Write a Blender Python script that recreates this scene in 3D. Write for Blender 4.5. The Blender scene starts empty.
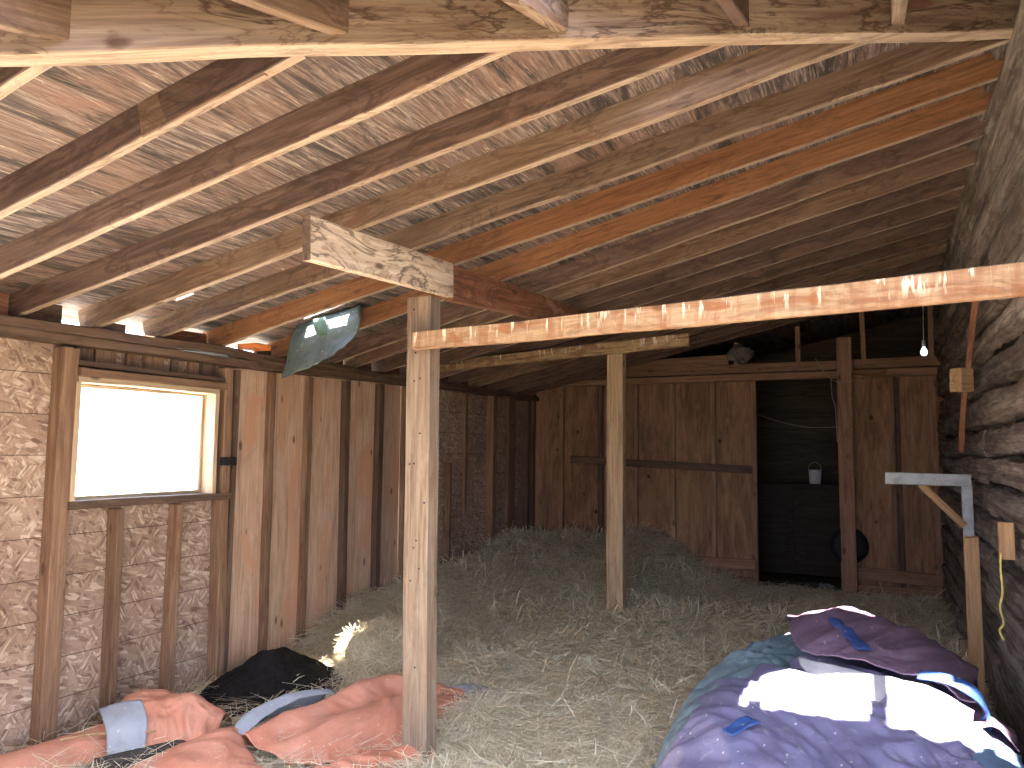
import bpy, bmesh, math, random
from mathutils import Vector, Matrix, noise
import numpy as np

random.seed(7)
rng = np.random.default_rng(11)
S = bpy.context.scene
COL = S.collection
V = Vector

# ---------------------------------------------------------------- tagging
def tag(o, label, cat, group=None, kind=None):
    if label: o['label'] = label
    if cat: o['category'] = cat
    if group: o['group'] = group
    if kind: o['kind'] = kind
    return o

def empty(name, loc, label, cat, group=None, kind=None):
    o = bpy.data.objects.new(name, None)
    COL.objects.link(o)
    o.location = loc
    o.empty_display_size = .1
    o.matrix_world = Matrix.Translation(loc)
    return tag(o, label, cat, group, kind)

def link(name, me, mat=None, parent=None, M=None):
    o = bpy.data.objects.new(name, me)
    COL.objects.link(o)
    if mat: me.materials.append(mat)
    M = M if M is not None else Matrix.Identity(4)
    if parent is not None:
        o.parent = parent
        o.matrix_parent_inverse = Matrix.Identity(4)
        o.matrix_local = parent_world(parent).inverted() @ M
    else:
        o.matrix_world = M
    o['_w'] = [c for r in M for c in r]
    return o

def parent_world(p):
    if '_w' in p.keys():
        w = list(p['_w'])
        return Matrix([w[0:4], w[4:8], w[8:12], w[12:16]])
    return Matrix.Translation(p.location)

def mesh_from(name, verts, faces, smooth=False):
    me = bpy.data.meshes.new(name)
    me.from_pydata([tuple(v) for v in verts], [], faces)
    me.update()
    if smooth:
        me.polygons.foreach_set('use_smooth', [True] * len(me.polygons))
    return me

# ---------------------------------------------------------------- nodes
def new_mat(name):
    m = bpy.data.materials.new(name)
    m.use_nodes = True
    nt = m.node_tree
    nt.nodes.clear()
    out = nt.nodes.new('ShaderNodeOutputMaterial')
    b = nt.nodes.new('ShaderNodeBsdfPrincipled')
    nt.links.new(b.outputs[0], out.inputs[0])
    return m, nt, b

class G:
    """small helper around a node tree"""
    def __init__(s, nt): s.nt = nt
    def n(s, t, **kw):
        x = s.nt.nodes.new(t)
        for k, v in kw.items(): setattr(x, k, v)
        return x
    def l(s, a, b): s.nt.links.new(a, b)
    def coords(s, scale, rnd=True, rot=(0, 0, 0), vt='POINT'):
        tc = s.n('ShaderNodeTexCoord')
        mp = s.n('ShaderNodeMapping'); mp.vector_type = vt
        mp.inputs['Scale'].default_value = scale
        mp.inputs['Rotation'].default_value = rot
        s.l(tc.outputs['Object'], mp.inputs['Vector'])
        if not rnd: return mp.outputs[0]
        oi = s.n('ShaderNodeObjectInfo')
        vm = s.n('ShaderNodeVectorMath', operation='SCALE')
        vm.inputs[0].default_value = (37.1, 91.7, 53.3)
        s.l(oi.outputs['Random'], vm.inputs['Scale'])
        ad = s.n('ShaderNodeVectorMath', operation='ADD')
        s.l(mp.outputs[0], ad.inputs[0]); s.l(vm.outputs[0], ad.inputs[1])
        return ad.outputs[0]
    def noise(s, vec, scale, detail=4, rough=.55, dist=0):
        x = s.n('ShaderNodeTexNoise')
        x.inputs['Scale'].default_value = scale
        x.inputs['Detail'].default_value = detail
        x.inputs['Roughness'].default_value = rough
        x.inputs['Distortion'].default_value = dist
        s.l(vec, x.inputs['Vector'])
        return x.outputs['Fac']
    def ramp(s, fac, stops, interp='LINEAR'):
        r = s.n('ShaderNodeValToRGB')
        r.color_ramp.interpolation = interp
        e = r.color_ramp.elements
        while len(e) < len(stops): e.new(.5)
        for k, (p, c) in enumerate(stops):
            e[k].position = p
            e[k].color = (*c, 1) if not isinstance(c, (int, float)) else (c, c, c, 1)
        s.l(fac, r.inputs[0])
        return r.outputs[0]
    def mix(s, fac, a, b, mode='MIX'):
        m = s.n('ShaderNodeMix', data_type='RGBA', blend_type=mode)
        if isinstance(fac, (int, float)): m.inputs[0].default_value = fac
        else: s.l(fac, m.inputs[0])
        for sock, v in ((m.inputs[6], a), (m.inputs[7], b)):
            if isinstance(v, tuple): sock.default_value = (*v, 1)
            else: s.l(v, sock)
        return m.outputs[2]
    def math(s, op, a, b=None, clamp=False):
        m = s.n('ShaderNodeMath', operation=op, use_clamp=clamp)
        for sock, v in ((m.inputs[0], a), (m.inputs[1], b)):
            if v is None: continue
            if isinstance(v, (int, float)): sock.default_value = v
            else: s.l(v, sock)
        return m.outputs[0]
    def bump(s, h, b, strength=.4, dist=.01):
        x = s.n('ShaderNodeBump')
        x.inputs['Strength'].default_value = strength
        x.inputs['Distance'].default_value = dist
        s.l(h, x.inputs['Height']); s.l(x.outputs[0], b.inputs['Normal'])

WK = .56
def sc(c, k): return tuple(v * k for v in c)
def wood(name, c_dark, c_mid, c_light, stain=None, stain_lo=.56, outline=0., grain=1., rough=.75,
         knots=True, vary=.25, blot=2.2, black=0., K=None, drips=0.):
    """board running along local X"""
    K = K or WK
    c_dark, c_mid, c_light = sc(c_dark, K), sc(c_mid, K), sc(c_light, K)
    if stain: stain = sc(stain, K)
    m, nt, b = new_mat(name); g = G(nt)
    v = g.coords((1.0, 13, 13))
    f = g.noise(v, 1.6, 7, .62, 1.4)
    col = g.ramp(f, [(.28, c_dark), (.5, c_mid), (.72, c_light)])
    v2 = g.coords((2.2, 85, 85))
    fine = g.noise(v2, 1.0, 3, .6, .4)
    col = g.mix(.45 * grain, col, g.ramp(fine, [(.3, .35), (.62, 1.0)]), 'MULTIPLY')
    v3 = g.coords((1.0, 3.2, 3.2))
    big = g.noise(v3, blot, 5, .6, .9)
    if stain:
        mask = g.ramp(big, [(stain_lo, 0.), (stain_lo + .05, 1.)])
        col = g.mix(g.math('MULTIPLY', mask, .8), col, stain)
    if outline > 0:
        line = g.ramp(big, [(.50, 0.), (.535, 1.), (.545, 1.), (.575, 0.)])
        col = g.mix(g.math('MULTIPLY', line, outline), col, (.05, .024, .017))
        line2 = g.ramp(big, [(.40, 0.), (.43, 1.), (.44, 0.)])
        col = g.mix(g.math('MULTIPLY', line2, outline * .7), col, (.09, .045, .025))
    if black > 0:
        bk = g.noise(g.coords((1.3, 6, 6)), 1.7, 6, .7, .5)
        col = g.mix(g.math('MULTIPLY', g.ramp(bk, [(.52, 0.), (.66, 1.)]), black), col, (.025, .018, .014))
    if knots:
        vo = g.n('ShaderNodeTexVoronoi'); vo.inputs['Scale'].default_value = 1.0
        g.l(g.coords((3.2, 7.5, 7.5)), vo.inputs['Vector'])
        k = g.ramp(vo.outputs['Distance'], [(.07, 1.), (.15, 0.)])
        col = g.mix(g.math('MULTIPLY', k, .8), col, (.06, .028, .014))
    if drips > 0:
        # water runs down the face from the upper edge: streaks across the grain
        d1 = g.noise(g.coords((16, 3, 2.2)), 1.0, 6, .65, .6)
        col = g.mix(g.math('MULTIPLY', g.ramp(d1, [(.46, 0.), (.60, 1.)]), drips), col, (.17, .06, .025))
        d2 = g.noise(g.coords((34, 3, 5)), 1.0, 4, .6, .3)
        tz = g.n('ShaderNodeTexCoord'); sz = g.n('ShaderNodeSeparateXYZ'); g.l(tz.outputs['Object'], sz.inputs[0])
        top = g.math('MULTIPLY', g.math('ADD', sz.outputs[2], .03), 22., True)
        col = g.mix(g.math('MULTIPLY', g.math('MULTIPLY', g.ramp(d2, [(.58, 0.), (.63, 1.)]), top), .85), col, (.62, .52, .42))
    oi = g.n('ShaderNodeObjectInfo')
    mr = g.n('ShaderNodeMapRange')
    mr.inputs['To Min'].default_value = 1 - vary; mr.inputs['To Max'].default_value = 1 + vary
    g.l(oi.outputs['Random'], mr.inputs['Value'])
    hs = g.n('ShaderNodeHueSaturation')
    g.l(mr.outputs[0], hs.inputs['Value']); g.l(col, hs.inputs['Color'])
    g.l(hs.outputs[0], b.inputs['Base Color'])
    b.inputs['Roughness'].default_value = rough
    b.inputs['Specular IOR Level'].default_value = .25
    g.bump(g.math('ADD', f, g.math('MULTIPLY', fine, .5)), b, .45, .006)
    return m

def plywood_mat(name, c_dark, c_mid, c_light, scale=(16, 1.1, 16), black=.0, orange=None, white=.0, KP=.58):
    """sheet with streaky grain, object axes"""
    c_dark, c_mid, c_light = sc(c_dark, KP), sc(c_mid, KP), sc(c_light, KP)
    if orange: orange = sc(orange, .66)
    m, nt, b = new_mat(name); g = G(nt)
    f = g.noise(g.coords(scale, True), 1.6, 8, .68, 2.2)
    col = g.ramp(f, [(.3, c_dark), (.47, c_mid), (.62, c_light)])
    if orange:
        o_ = g.noise(g.coords((1, .8, 1)), 1.3, 4, .6, .8)
        col = g.mix(g.ramp(o_, [(.45, 0.), (.62, .75)]), col, orange)
    if black > 0:
        k = g.noise(g.coords(tuple(c * .22 + .5 for c in scale)), 1.1, 7, .72, 1.4)
        col = g.mix(g.math('MULTIPLY', g.ramp(k, [(.47, 0.), (.60, 1.)]), black), col, (.022, .017, .016))
    if KP > .7:
        vo = g.n('ShaderNodeTexVoronoi'); vo.inputs['Scale'].default_value = 4.2
        g.l(g.coords((1, 1, .8)), vo.inputs['Vector'])
        col = g.mix(g.math('MULTIPLY', g.ramp(vo.outputs['Distance'], [(.06, 1.), (.11, 0.)]), .85), col, (.04, .018, .01))
    if white > 0:
        w = g.noise(g.coords(tuple(c * 1.3 for c in scale)), 1.2, 5, .7, 1.8)
        col = g.mix(g.math('MULTIPLY', g.ramp(w, [(.6, 0.), (.7, 1.)]), white), col, (.55, .44, .32))
    g.l(col, b.inputs['Base Color'])
    b.inputs['Roughness'].default_value = .8
    b.inputs['Specular IOR Level'].default_value = .2
    g.bump(f, b, .5, .008)
    return m

def osb_mat(name):
    m, nt, b = new_mat(name); g = G(nt)
    cols = []
    hts = []
    for rot, sc in ((.5, (30, 78, 15)), (-.65, (30, 84, 16)), (1.3, (30, 70, 15))):
        vec = g.coords(tuple(1 / q for q in sc), True, (rot, 0, 0), 'TEXTURE')
        nz = g.n('ShaderNodeTexNoise'); nz.inputs['Scale'].default_value = .35; nz.inputs['Detail'].default_value = 2
        g.l(vec, nz.inputs['Vector'])
        ad = g.n('ShaderNodeVectorMath', operation='MULTIPLY_ADD')
        ad.inputs[1].default_value = (1.0, 1.0, 1.0)
        g.l(nz.outputs['Color'], ad.inputs[0]); g.l(vec, ad.inputs[2])
        vo = g.n('ShaderNodeTexVoronoi'); vo.inputs['Scale'].default_value = 1
        g.l(ad.outputs[0], vo.inputs['Vector'])
        sp = g.n('ShaderNodeSeparateColor'); g.l(vo.outputs['Color'], sp.inputs[0])
        cols.append(g.ramp(sp.outputs[0], [(0, (.17, .10, .07)), (.25, (.29, .19, .14)), (.75, (.36, .25, .185)), (1., (.54, .42, .33))]))
        hts.append(sp.outputs[1])
    m1 = g.ramp(g.noise(g.coords((1, 9, 9)), 1.5, 3), [(.45, 0.), (.55, 1.)])
    m2 = g.ramp(g.noise(g.coords((1, 11, 11)), 1.2, 3), [(.47, 0.), (.55, 1.)])
    col = g.mix(m2, g.mix(m1, cols[0], cols[1]), cols[2])
    dirt = g.noise(g.coords((1, 1.2, 1.2)), 1.4, 4)
    col = g.mix(.55, col, g.ramp(dirt, [(.35, (.45, .38, .33)), (.62, (1, 1, 1))]), 'MULTIPLY')
    # printed / grooved courses every 20 cm
    tc = g.n('ShaderNodeTexCoord'); sx = g.n('ShaderNodeSeparateXYZ'); g.l(tc.outputs['Object'], sx.inputs[0])
    fr = g.math('FRACT', g.math('ADD', g.math('DIVIDE', sx.outputs[2], .221), .03))
    line = g.math('LESS_THAN', fr, .022)
    col = g.mix(g.math('MULTIPLY', line, .85), col, (.05, .024, .012))
    g.l(col, b.inputs['Base Color'])
    b.inputs['Roughness'].default_value = .7
    b.inputs['Specular IOR Level'].default_value = .25
    g.bump(g.math('SUBTRACT', hts[0], g.math('MULTIPLY', line, 3.)), b, .25, .004)
    return m

def plain(name, col, rough=.6, metal=0., var=0., vscale=6., col2=None, bump=0., spec=.4):
    m, nt, b = new_mat(name); g = G(nt)
    b.inputs['Roughness'].default_value = rough
    b.inputs['Metallic'].default_value = metal
    b.inputs['Specular IOR Level'].default_value = spec
    n = g.noise(g.coords((1, 1, 1)), vscale, 5, .6, .4)
    c2 = col2 or tuple(c * (1 - var) for c in col)
    c = g.ramp(n, [(.36, c2), (.6, col)])
    g.l(c, b.inputs['Base Color'])
    if bump: g.bump(n, b, bump, .01)
    return m

def cloth_mat(name, col, col2, dust=(.5, .48, .5), dust_amt=.5, rough=.5, weave=260, spec=.35, big=2.5, K=.6):
    col, col2, dust = sc(col, K), sc(col2, K), sc(dust, K)
    m, nt, b = new_mat(name); g = G(nt)
    n = g.noise(g.coords((1, 1, 1)), big, 6, .62, .6)
    c = g.ramp(n, [(.35, col2), (.62, col)])
    d = g.noise(g.coords((1, 1.6, 1)), 9, 7, .72, .8)
    c = g.mix(g.math('MULTIPLY', g.ramp(d, [(.56, 0.), (.72, 1.)]), dust_amt), c, dust)
    sp = g.n('ShaderNodeTexVoronoi'); sp.inputs['Scale'].default_value = 38
    g.l(g.coords((1, 1, 1)), sp.inputs['Vector'])
    pick = g.n('ShaderNodeSeparateColor'); g.l(sp.outputs['Color'], pick.inputs[0])
    fleck = g.math('MULTIPLY', g.ramp(sp.outputs['Distance'], [(.12, 1.), (.2, 0.)]), g.math('GREATER_THAN', pick.outputs[0], .86))
    c = g.mix(g.math('MULTIPLY', fleck, .7), c, (.6, .58, .55))
    g.l(c, b.inputs['Base Color'])
    b.inputs['Roughness'].default_value = rough
    b.inputs['Specular IOR Level'].default_value = spec
    w = g.noise(g.coords((1, 1, 1)), weave, 2)
    k = g.noise(g.coords((1, 1, 1)), 26, 6, .65, 1.2)
    g.bump(g.math('ADD', g.math('MULTIPLY', w, .12), k), b, .38, .008)
    return m

# palette ------------------------------------------------------------
W_RAFT = wood('rafter_wood', (.13, .070, .056), (.24, .142, .113), (.37, .24, .19), stain=(.32, .175, .125), stain_lo=.60, outline=.6, black=.3, vary=.15, K=0.46)
W_RAFT_G = wood('rafter_wood_grey', (.16, .09, .06), (.31, .19, .13), (.44, .30, .21), stain=(.24, .115, .08), stain_lo=.62, outline=.5, black=.25, vary=.15, K=0.5)
W_RAFT_O = wood('rafter_wood_orange', (.26, .10, .045), (.42, .18, .08), (.50, .25, .125), stain=(.28, .12, .06), stain_lo=.63, outline=.35, black=.1, vary=.1, K=0.5)
W_HIP = wood('hip_wood', (.24, .14, .10), (.42, .29, .215), (.56, .42, .32), stain=(.24, .11, .06), stain_lo=.60, outline=.8, black=.1, vary=.05, K=0.56)
W_POST = wood('post_wood', (.28, .17, .115), (.46, .325, .23), (.60, .46, .345), stain=(.38, .23, .155), stain_lo=.66, outline=.12, vary=.05, grain=1.1, K=0.52)
W_POST2 = wood('post_wood_yellow', (.25, .15, .088), (.43, .29, .175), (.55, .395, .25), stain=(.3, .18, .11), stain_lo=.66, outline=.12, vary=.04, K=0.85)
W_PALE = wood('pale_stained_wood', (.44, .32, .235), (.62, .48, .375), (.72, .59, .48), stain=(.46, .29, .20), stain_lo=.63, outline=.75, vary=.03, blot=2.2, K=0.85)
W_RED = wood('red_brown_wood', (.14, .055, .028), (.26, .11, .06), (.36, .18, .10), stain=(.38, .21, .13), stain_lo=.58, outline=.5, vary=.05, K=.85)
W_CROSS = wood('crossbeam_wood', (.36, .19, .11), (.56, .35, .21), (.68, .48, .32), stain=(.36, .13, .05), stain_lo=.54, outline=.3, vary=.03, blot=3.5, drips=.5, K=.58)
W_TIE = wood('tie_beam_wood', (.20, .12, .06), (.34, .225, .12), (.44, .31, .18), stain=(.12, .055, .03), stain_lo=.57, outline=.6, vary=.03, blot=4.5, drips=.35, K=0.95)
W_STUD = wood('stud_wood', (.16, .085, .05), (.29, .165, .10), (.40, .25, .155), stain=(.2, .1, .06), stain_lo=.6, black=.25, vary=.2, K=0.68)
W_DARK = wood('dark_plate_wood', (.07, .04, .03), (.135, .08, .055), (.22, .14, .095), black=.4, vary=.15, K=.8)
W_SHEATH = wood('sheathing_plank', (.34, .20, .13), (.52, .34, .235), (.62, .44, .32), stain=(.48, .25, .15), stain_lo=.56, outline=.1, vary=.1, grain=.6, blot=1.3, K=0.92)
W_BACKSTUD = wood('back_stud_wood', (.20, .105, .065), (.33, .185, .115), (.42, .25, .16), vary=.15, stain=(.14, .065, .035), stain_lo=.62, K=0.85)
W_BOARD = wood('loose_board_wood', (.34, .18, .085), (.52, .31, .16), (.62, .41, .235), vary=.12, stain=(.38, .19, .09), stain_lo=.62, K=.65)
W_UNDERLIT = wood('bounce_lit_underside', (.32, .20, .14), (.50, .36, .27), (.62, .48, .37), stain=(.30, .16, .10), stain_lo=.60, outline=.4, vary=.1, K=0.66)  # paler undersides: light bounced from below is put into the colour
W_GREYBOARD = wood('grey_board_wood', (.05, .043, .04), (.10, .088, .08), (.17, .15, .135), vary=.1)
PLY_BACK = plywood_mat('back_plywood', (.20, .10, .056), (.31, .168, .098), (.39, .23, .14), (9, 9, .9), black=.35, KP=.78)
PLY_DECK = plywood_mat('roof_plywood', (.055, .037, .034), (.150, .105, .10), (.40, .31, .275), (24, 1.5, 24), black=.92, orange=(.25, .14, .105), white=.6)
OSB = osb_mat('osb')
GREYPAINT = plain('grey_paint', (.32, .35, .38), .55, 0, .35, 14)
BLACKRUB = plain('black_rubber', (.008, .008, .010), .75, 0, .3, 12)
WHITEMETAL = plain('white_enamel', (.55, .57, .6), .4, 0, .2, 20)
ORANGE = cloth_mat('orange_tarp', (.80, .37, .255), (.68, .26, .16), (.76, .52, .42), .55, .48, K=.68)
TARPGREY = cloth_mat('grey_tarp_underside', (.42, .45, .51), (.30, .32, .37), (.2, .19, .18), .35, .5, K=.72)
PURPLE = cloth_mat('purple_canvas', (.175, .16, .275), (.12, .11, .19), (.46, .44, .50), .6, .45, K=0.78)
PLUM = cloth_mat('plum_canvas', (.20, .125, .185), (.145, .09, .14), (.45, .40, .45), .35, .55, K=0.7)
BLUE = cloth_mat('blue_trim', (.045, .105, .34), (.03, .07, .23), (.3, .36, .5), .3, .5)
TEAL = cloth_mat('teal_canvas', (.17, .235, .275), (.10, .145, .175), (.46, .52, .54), .5, .6, K=0.75)
LINING = cloth_mat('pale_lining', (.55, .54, .57), (.42, .41, .45), (.3, .28, .3), .3, .7)

# ---------------------------------------------------------------- solids
def frame_matrix(a, b, up):
    x = (b - a).normalized()
    up = V(up)
    y = up.cross(x)
    if y.length < 1e-4: y = V((0, 1, 0)).cross(x)
    y.normalize()
    z = x.cross(y)
    M = Matrix.Identity(4)
    for i in range(3):
        M[i][0], M[i][1], M[i][2] = x[i], y[i], z[i]
        M[i][3] = a[i]
    return M

def board(name, a, b, w, h, mat, parent=None, up=(0, 0, 1), wob=.002, ch=.004, seg=None, taper=1., align=(0, 0), h2=None, ragged=0., under=None, end=None):
    """Timber from a to b; w along local Y, h along local Z (the up side). align shifts the axis in units of half w / half h."""
    a, b = V(a), V(b)
    M = frame_matrix(a, b, up)
    L = (b - a).length
    n = seg or max(2, int(L / .22))
    sd = random.random() * 100
    vs, fs = [], []
    h2 = h if h2 is None else h2
    for i in range(n + 1):
        t = i / n
        ww, hh = w * (1 + (taper - 1) * t), h + (h2 - h) * t
        dy = wob * (noise.noise(V((t * L * 1.5, sd, 0)))) * 2 - align[0] * ww / 2
        dz = wob * (noise.noise(V((t * L * 1.5, sd, 9)))) * 2 - align[1] * hh / 2
        c = min(ch, ww * .3, hh * .3)
        y, z = ww / 2, hh / 2
        for (py, pz) in ((-y + c, -z), (y - c, -z), (y, -z + c), (y, z - c), (y - c, z), (-y + c, z), (-y, z - c), (-y, -z + c)):
            ex = 0
            if ragged and (i == 0 or i == n): ex = ragged * (random.random() - .5)
            j = wob * .12
            vs.append((t * L + ex, py + dy + random.uniform(-j, j), pz + dz + random.uniform(-j, j)))
    for i in range(n):
        for k in range(8):
            k2 = (k + 1) % 8
            fs.append((i * 8 + k, (i + 1) * 8 + k, (i + 1) * 8 + k2, i * 8 + k2))
    fs.append(tuple(range(8))); fs.append(tuple(n * 8 + k for k in reversed(range(8))))
    me = mesh_from(name, vs, fs)
    bm = bmesh.new(); bm.from_mesh(me); bmesh.ops.recalc_face_normals(bm, faces=bm.faces); bm.to_mesh(me); bm.free()
    o = link(name, me, mat, parent, M)
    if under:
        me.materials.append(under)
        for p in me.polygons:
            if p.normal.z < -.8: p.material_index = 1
    if end:
        me.materials.append(end)
        for p in me.polygons:
            if p.normal.x < -.8: p.material_index = len(me.materials) - 1
    return o

def boxm(name, lo, hi, mat, parent=None, bev=.003, origin=None):
    """axis aligned box in world coordinates (object origin at its low corner)"""
    lo, hi = V(lo), V(hi)
    bm = bmesh.new()
    bmesh.ops.create_cube(bm, size=1)
    sz = hi - lo
    for v in bm.verts:
        v.co = V(((v.co.x + .5) * sz.x, (v.co.y + .5) * sz.y, (v.co.z + .5) * sz.z))
    if bev:
        bmesh.ops.bevel(bm, geom=bm.edges[:], offset=min(bev, min(sz) * .3), segments=1, affect='EDGES')
    me = bpy.data.meshes.new(name); bm.to_mesh(me); bm.free()
    return link(name, me, mat, parent, Matrix.Translation(lo))

def panel_with_holes(name, axis, pos, th, u0, u1, v0, v1, holes, mat, parent=None):
    """flat slab perpendicular to axis ('x' or 'y') with rectangular holes (u0,u1,v0,v1); u = other horizontal axis, v = z"""
    us = sorted({u0, u1, *[h[0] for h in holes], *[h[1] for h in holes]})
    vs_ = sorted({v0, v1, *[h[2] for h in holes], *[h[3] for h in holes]})
    bm = bmesh.new()
    def P(u, v, d): return V((pos + d, u, v)) if axis == 'x' else V((u, pos + d, v))
    cache = {}
    def vert(u, v):
        k = (round(u, 4), round(v, 4))
        if k not in cache: cache[k] = bm.verts.new(P(u, v, 0))
        return cache[k]
    for i in range(len(us) - 1):
        for j in range(len(vs_) - 1):
            cu, cv = (us[i] + us[i + 1]) / 2, (vs_[j] + vs_[j + 1]) / 2
            if any(h[0] < cu < h[1] and h[2] < cv < h[3] for h in holes): continue
            bm.faces.new((vert(us[i], vs_[j]), vert(us[i + 1], vs_[j]), vert(us[i + 1], vs_[j + 1]), vert(us[i], vs_[j + 1])))
    ex = bmesh.ops.extrude_face_region(bm, geom=bm.faces[:])
    d = V((th, 0, 0)) if axis == 'x' else V((0, th, 0))
    for e in ex['geom']:
        if isinstance(e, bmesh.types.BMVert): e.co += d
    bmesh.ops.recalc_face_normals(bm, faces=bm.faces)
    me = bpy.data.meshes.new(name); bm.to_mesh(me); bm.free()
    return link(name, me, mat, parent)

def tube(name, pts, r, mat, parent=None, res=6, taper=1., smooth_n=6):
    """round cord through points (catmull-rom)"""
    P = [V(p) for p in pts]
    path = []
    for i in range(len(P) - 1):
        p0, p1, p2, p3 = P[max(i - 1, 0)], P[i], P[i + 1], P[min(i + 2, len(P) - 1)]
        for k in range(smooth_n):
            t = k / smooth_n
            path.append(.5 * ((2 * p1) + (p2 - p0) * t + (2 * p0 - 5 * p1 + 4 * p2 - p3) * t * t + (3 * p1 - p0 - 3 * p2 + p3) * t ** 3))
    path.append(P[-1])
    vs, fs = [], []
    n = len(path)
    for i, p in enumerate(path):
        d = (path[min(i + 1, n - 1)] - path[max(i - 1, 0)]).normalized()
        s = d.cross(V((0, 0, 1)))
        if s.length < .05: s = d.cross(V((1, 0, 0)))
        s.normalize(); u = s.cross(d)
        rr = r * (1 + (taper - 1) * i / (n - 1))
        for k in range(res):
            a = 2 * math.pi * k / res
            vs.append(p + s * math.cos(a) * rr + u * math.sin(a) * rr)
    for i in range(n - 1):
        for k in range(res):
            fs.append((i * res + k, i * res + (k + 1) % res, (i + 1) * res + (k + 1) % res, (i + 1) * res + k))
    fs.append(tuple(reversed(range(res)))); fs.append(tuple((n - 1) * res + k for k in range(res)))
    return link(name, mesh_from(name, vs, fs, True), mat, parent)

def lathe(name, prof, mat, parent=None, M=None, n=28):
    vs, fs = [], []
    for (r, z) in prof:
        for k in range(n):
            a = 2 * math.pi * k / n
            vs.append((r * math.cos(a), r * math.sin(a), z))
    for i in range(len(prof) - 1):
        for k in range(n):
            k2 = (k + 1) % n
            fs.append((i * n + k, i * n + k2, (i + 1) * n + k2, (i + 1) * n + k))
    return link(name, mesh_from(name, vs, fs, True), mat, parent, M)

# ---------------------------------------------------------------- room figures
XL, XR, YB, YF = -4.0, .53, 9.0, -.85
RS, Z0 = .228, 2.27                     # roof pitch, rafter underside at left wall
RD = .14                                # rafter depth
def zmain(x): return Z0 + RS * (x - XL)                 # underside of main rafters
HX0, HY0, HX1, HY1 = -4.0, -.33, .53, 3.52              # hip line in plan
FS_ = (zmain(HX1) - Z0) / (HY1 - HY0)
def zfront(y): return Z0 + FS_ * (y - HY0)              # underside of the front slope rafters
def hip_y(x): return HY0 + (x - HX0) * (HY1 - HY0) / (HX1 - HX0)

# ---------------------------------------------------------------- ground heights
def sstep(a, b, x):
    t = max(0., min(1., (x - a) / (b - a)))
    return t * t * (3 - 2 * t)

def hay_h(x, y):
    h = .02
    h += .42 * sstep(6.3, 8.8, y) * (1 - sstep(-2.6, -1.7, x))
    h += .08 * sstep(7.4, 8.9, y) * sstep(-2.9, -2.2, x) * (1 - sstep(-1.6, -1.15, x))
    h += .22 * sstep(4.2, 5.6, y) * (1 - sstep(-3.9, -2.9, x)) * (1 - sstep(6.5, 8.5, y))
    h += .10 * sstep(8.2, 8.9, y) * sstep(-.45, -.1, x)
    h += .07 * math.exp(-((y - 6.6) ** 2 / .18 + (x + 1.4) ** 2 / .9))
    h -= .06 * math.exp(-((y - 7.3) ** 2 / .05 + (x + 1.5) ** 2 / .5))
    h += .09 * (noise.noise(V((x * 1.3, y * 1.3, 3.))) + .35) + .06 * noise.noise(V((x * 3.7, y * 3.7, 7.))) + .04 * noise.noise(V((x * 9, y * 9, 1.)))
    h *= 1 - .85 * sstep(7.6, 8.8, y) * sstep(-1.75, -1.35, x)
    front = sstep(2.6, 4.4, y)
    bare = sstep(-3.45, -2.3, x + (4.4 - y) * .35 * (1 - sstep(4.0, 5.0, y)))     # dirt by the left wall, front
    k = max(bare, sstep(4.3, 5.2, y))
    return max(.004, h * (.35 + .65 * front)) * (.25 + .75 * k)

# ================================================================ SETTING
DIRT = plain('dirt_floor', (.10, .075, .05), .95, 0, .5, 5, bump=.8, spec=.1)
def grid(name, x0, x1, y0, y1, st, zf, mat, parent=None, smooth=True):
    nx, ny = max(1, int((x1 - x0) / st)), max(1, int((y1 - y0) / st))
    vs = [(x0 + (x1 - x0) * i / nx, y0 + (y1 - y0) * j / ny, 0) for j in range(ny + 1) for i in range(nx + 1)]
    vs = [(x, y, zf(x, y)) for x, y, _ in vs]
    fs = [(j * (nx + 1) + i, j * (nx + 1) + i + 1, (j + 1) * (nx + 1) + i + 1, (j + 1) * (nx + 1) + i) for j in range(ny) for i in range(nx)]
    return link(name, mesh_from(name, vs, fs, smooth), mat, parent)

fl = grid('floor', -4.2, .75, -.9, 11.6, .12, lambda x, y: -.01 + .008 * noise.noise(V((x * 3, y * 3, 0))), DIRT)
tag(fl, 'bare dirt floor of the barn under the hay', 'floor', kind='structure')
OUT = plain('dry_ground', (.62, .58, .50), .95, 0, .25, 1.5, spec=.1)
# ground outside, seen through the window opening
def ring():
    vs, fs = [], []
    def q(x0, x1, y0, y1):
        b = len(vs); vs.extend([(x0, y0, -.03), (x1, y0, -.03), (x1, y1, -.03), (x0, y1, -.03)]); fs.append((b, b + 1, b + 2, b + 3))
    q(-60, -4.15, -.9, 60)
    q(.7, 60, -60, 60); q(-60, .7, -60, -.88); q(-4.15, .7, 11.6, 60)
    return mesh_from('ground', vs, fs)
OUTD = plain('dark_soil', (.06, .052, .035), .95, 0, .3, 1.5, spec=.1)
o = link('ground', ring(), OUT); o.data.materials.append(OUTD)
for p in list(o.data.polygons)[1:]: p.material_index = 1
tag(o, 'pale dry ground outside the window and dark soil before the barn', 'ground', kind='structure')

# ---- left wall
WL = empty('wall_left', (XL, 0, 0), 'left wall of bare studs over strand board and wide planks', 'wall', kind='structure')
panel_with_holes('strand_board', 'x', -4.115, .02, -.9, 4.02, 0, 2.19, [(2.79, 3.80, 1.27, 2.0), (.66, 1.94, .5, 2.1)], OSB, WL)  # second hole is an unseen opening added for more daylight
panel_with_holes('strand_board', 'x', -4.115, .02, 6.45, 9.1, 0, 2.3, [], OSB, WL)
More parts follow.
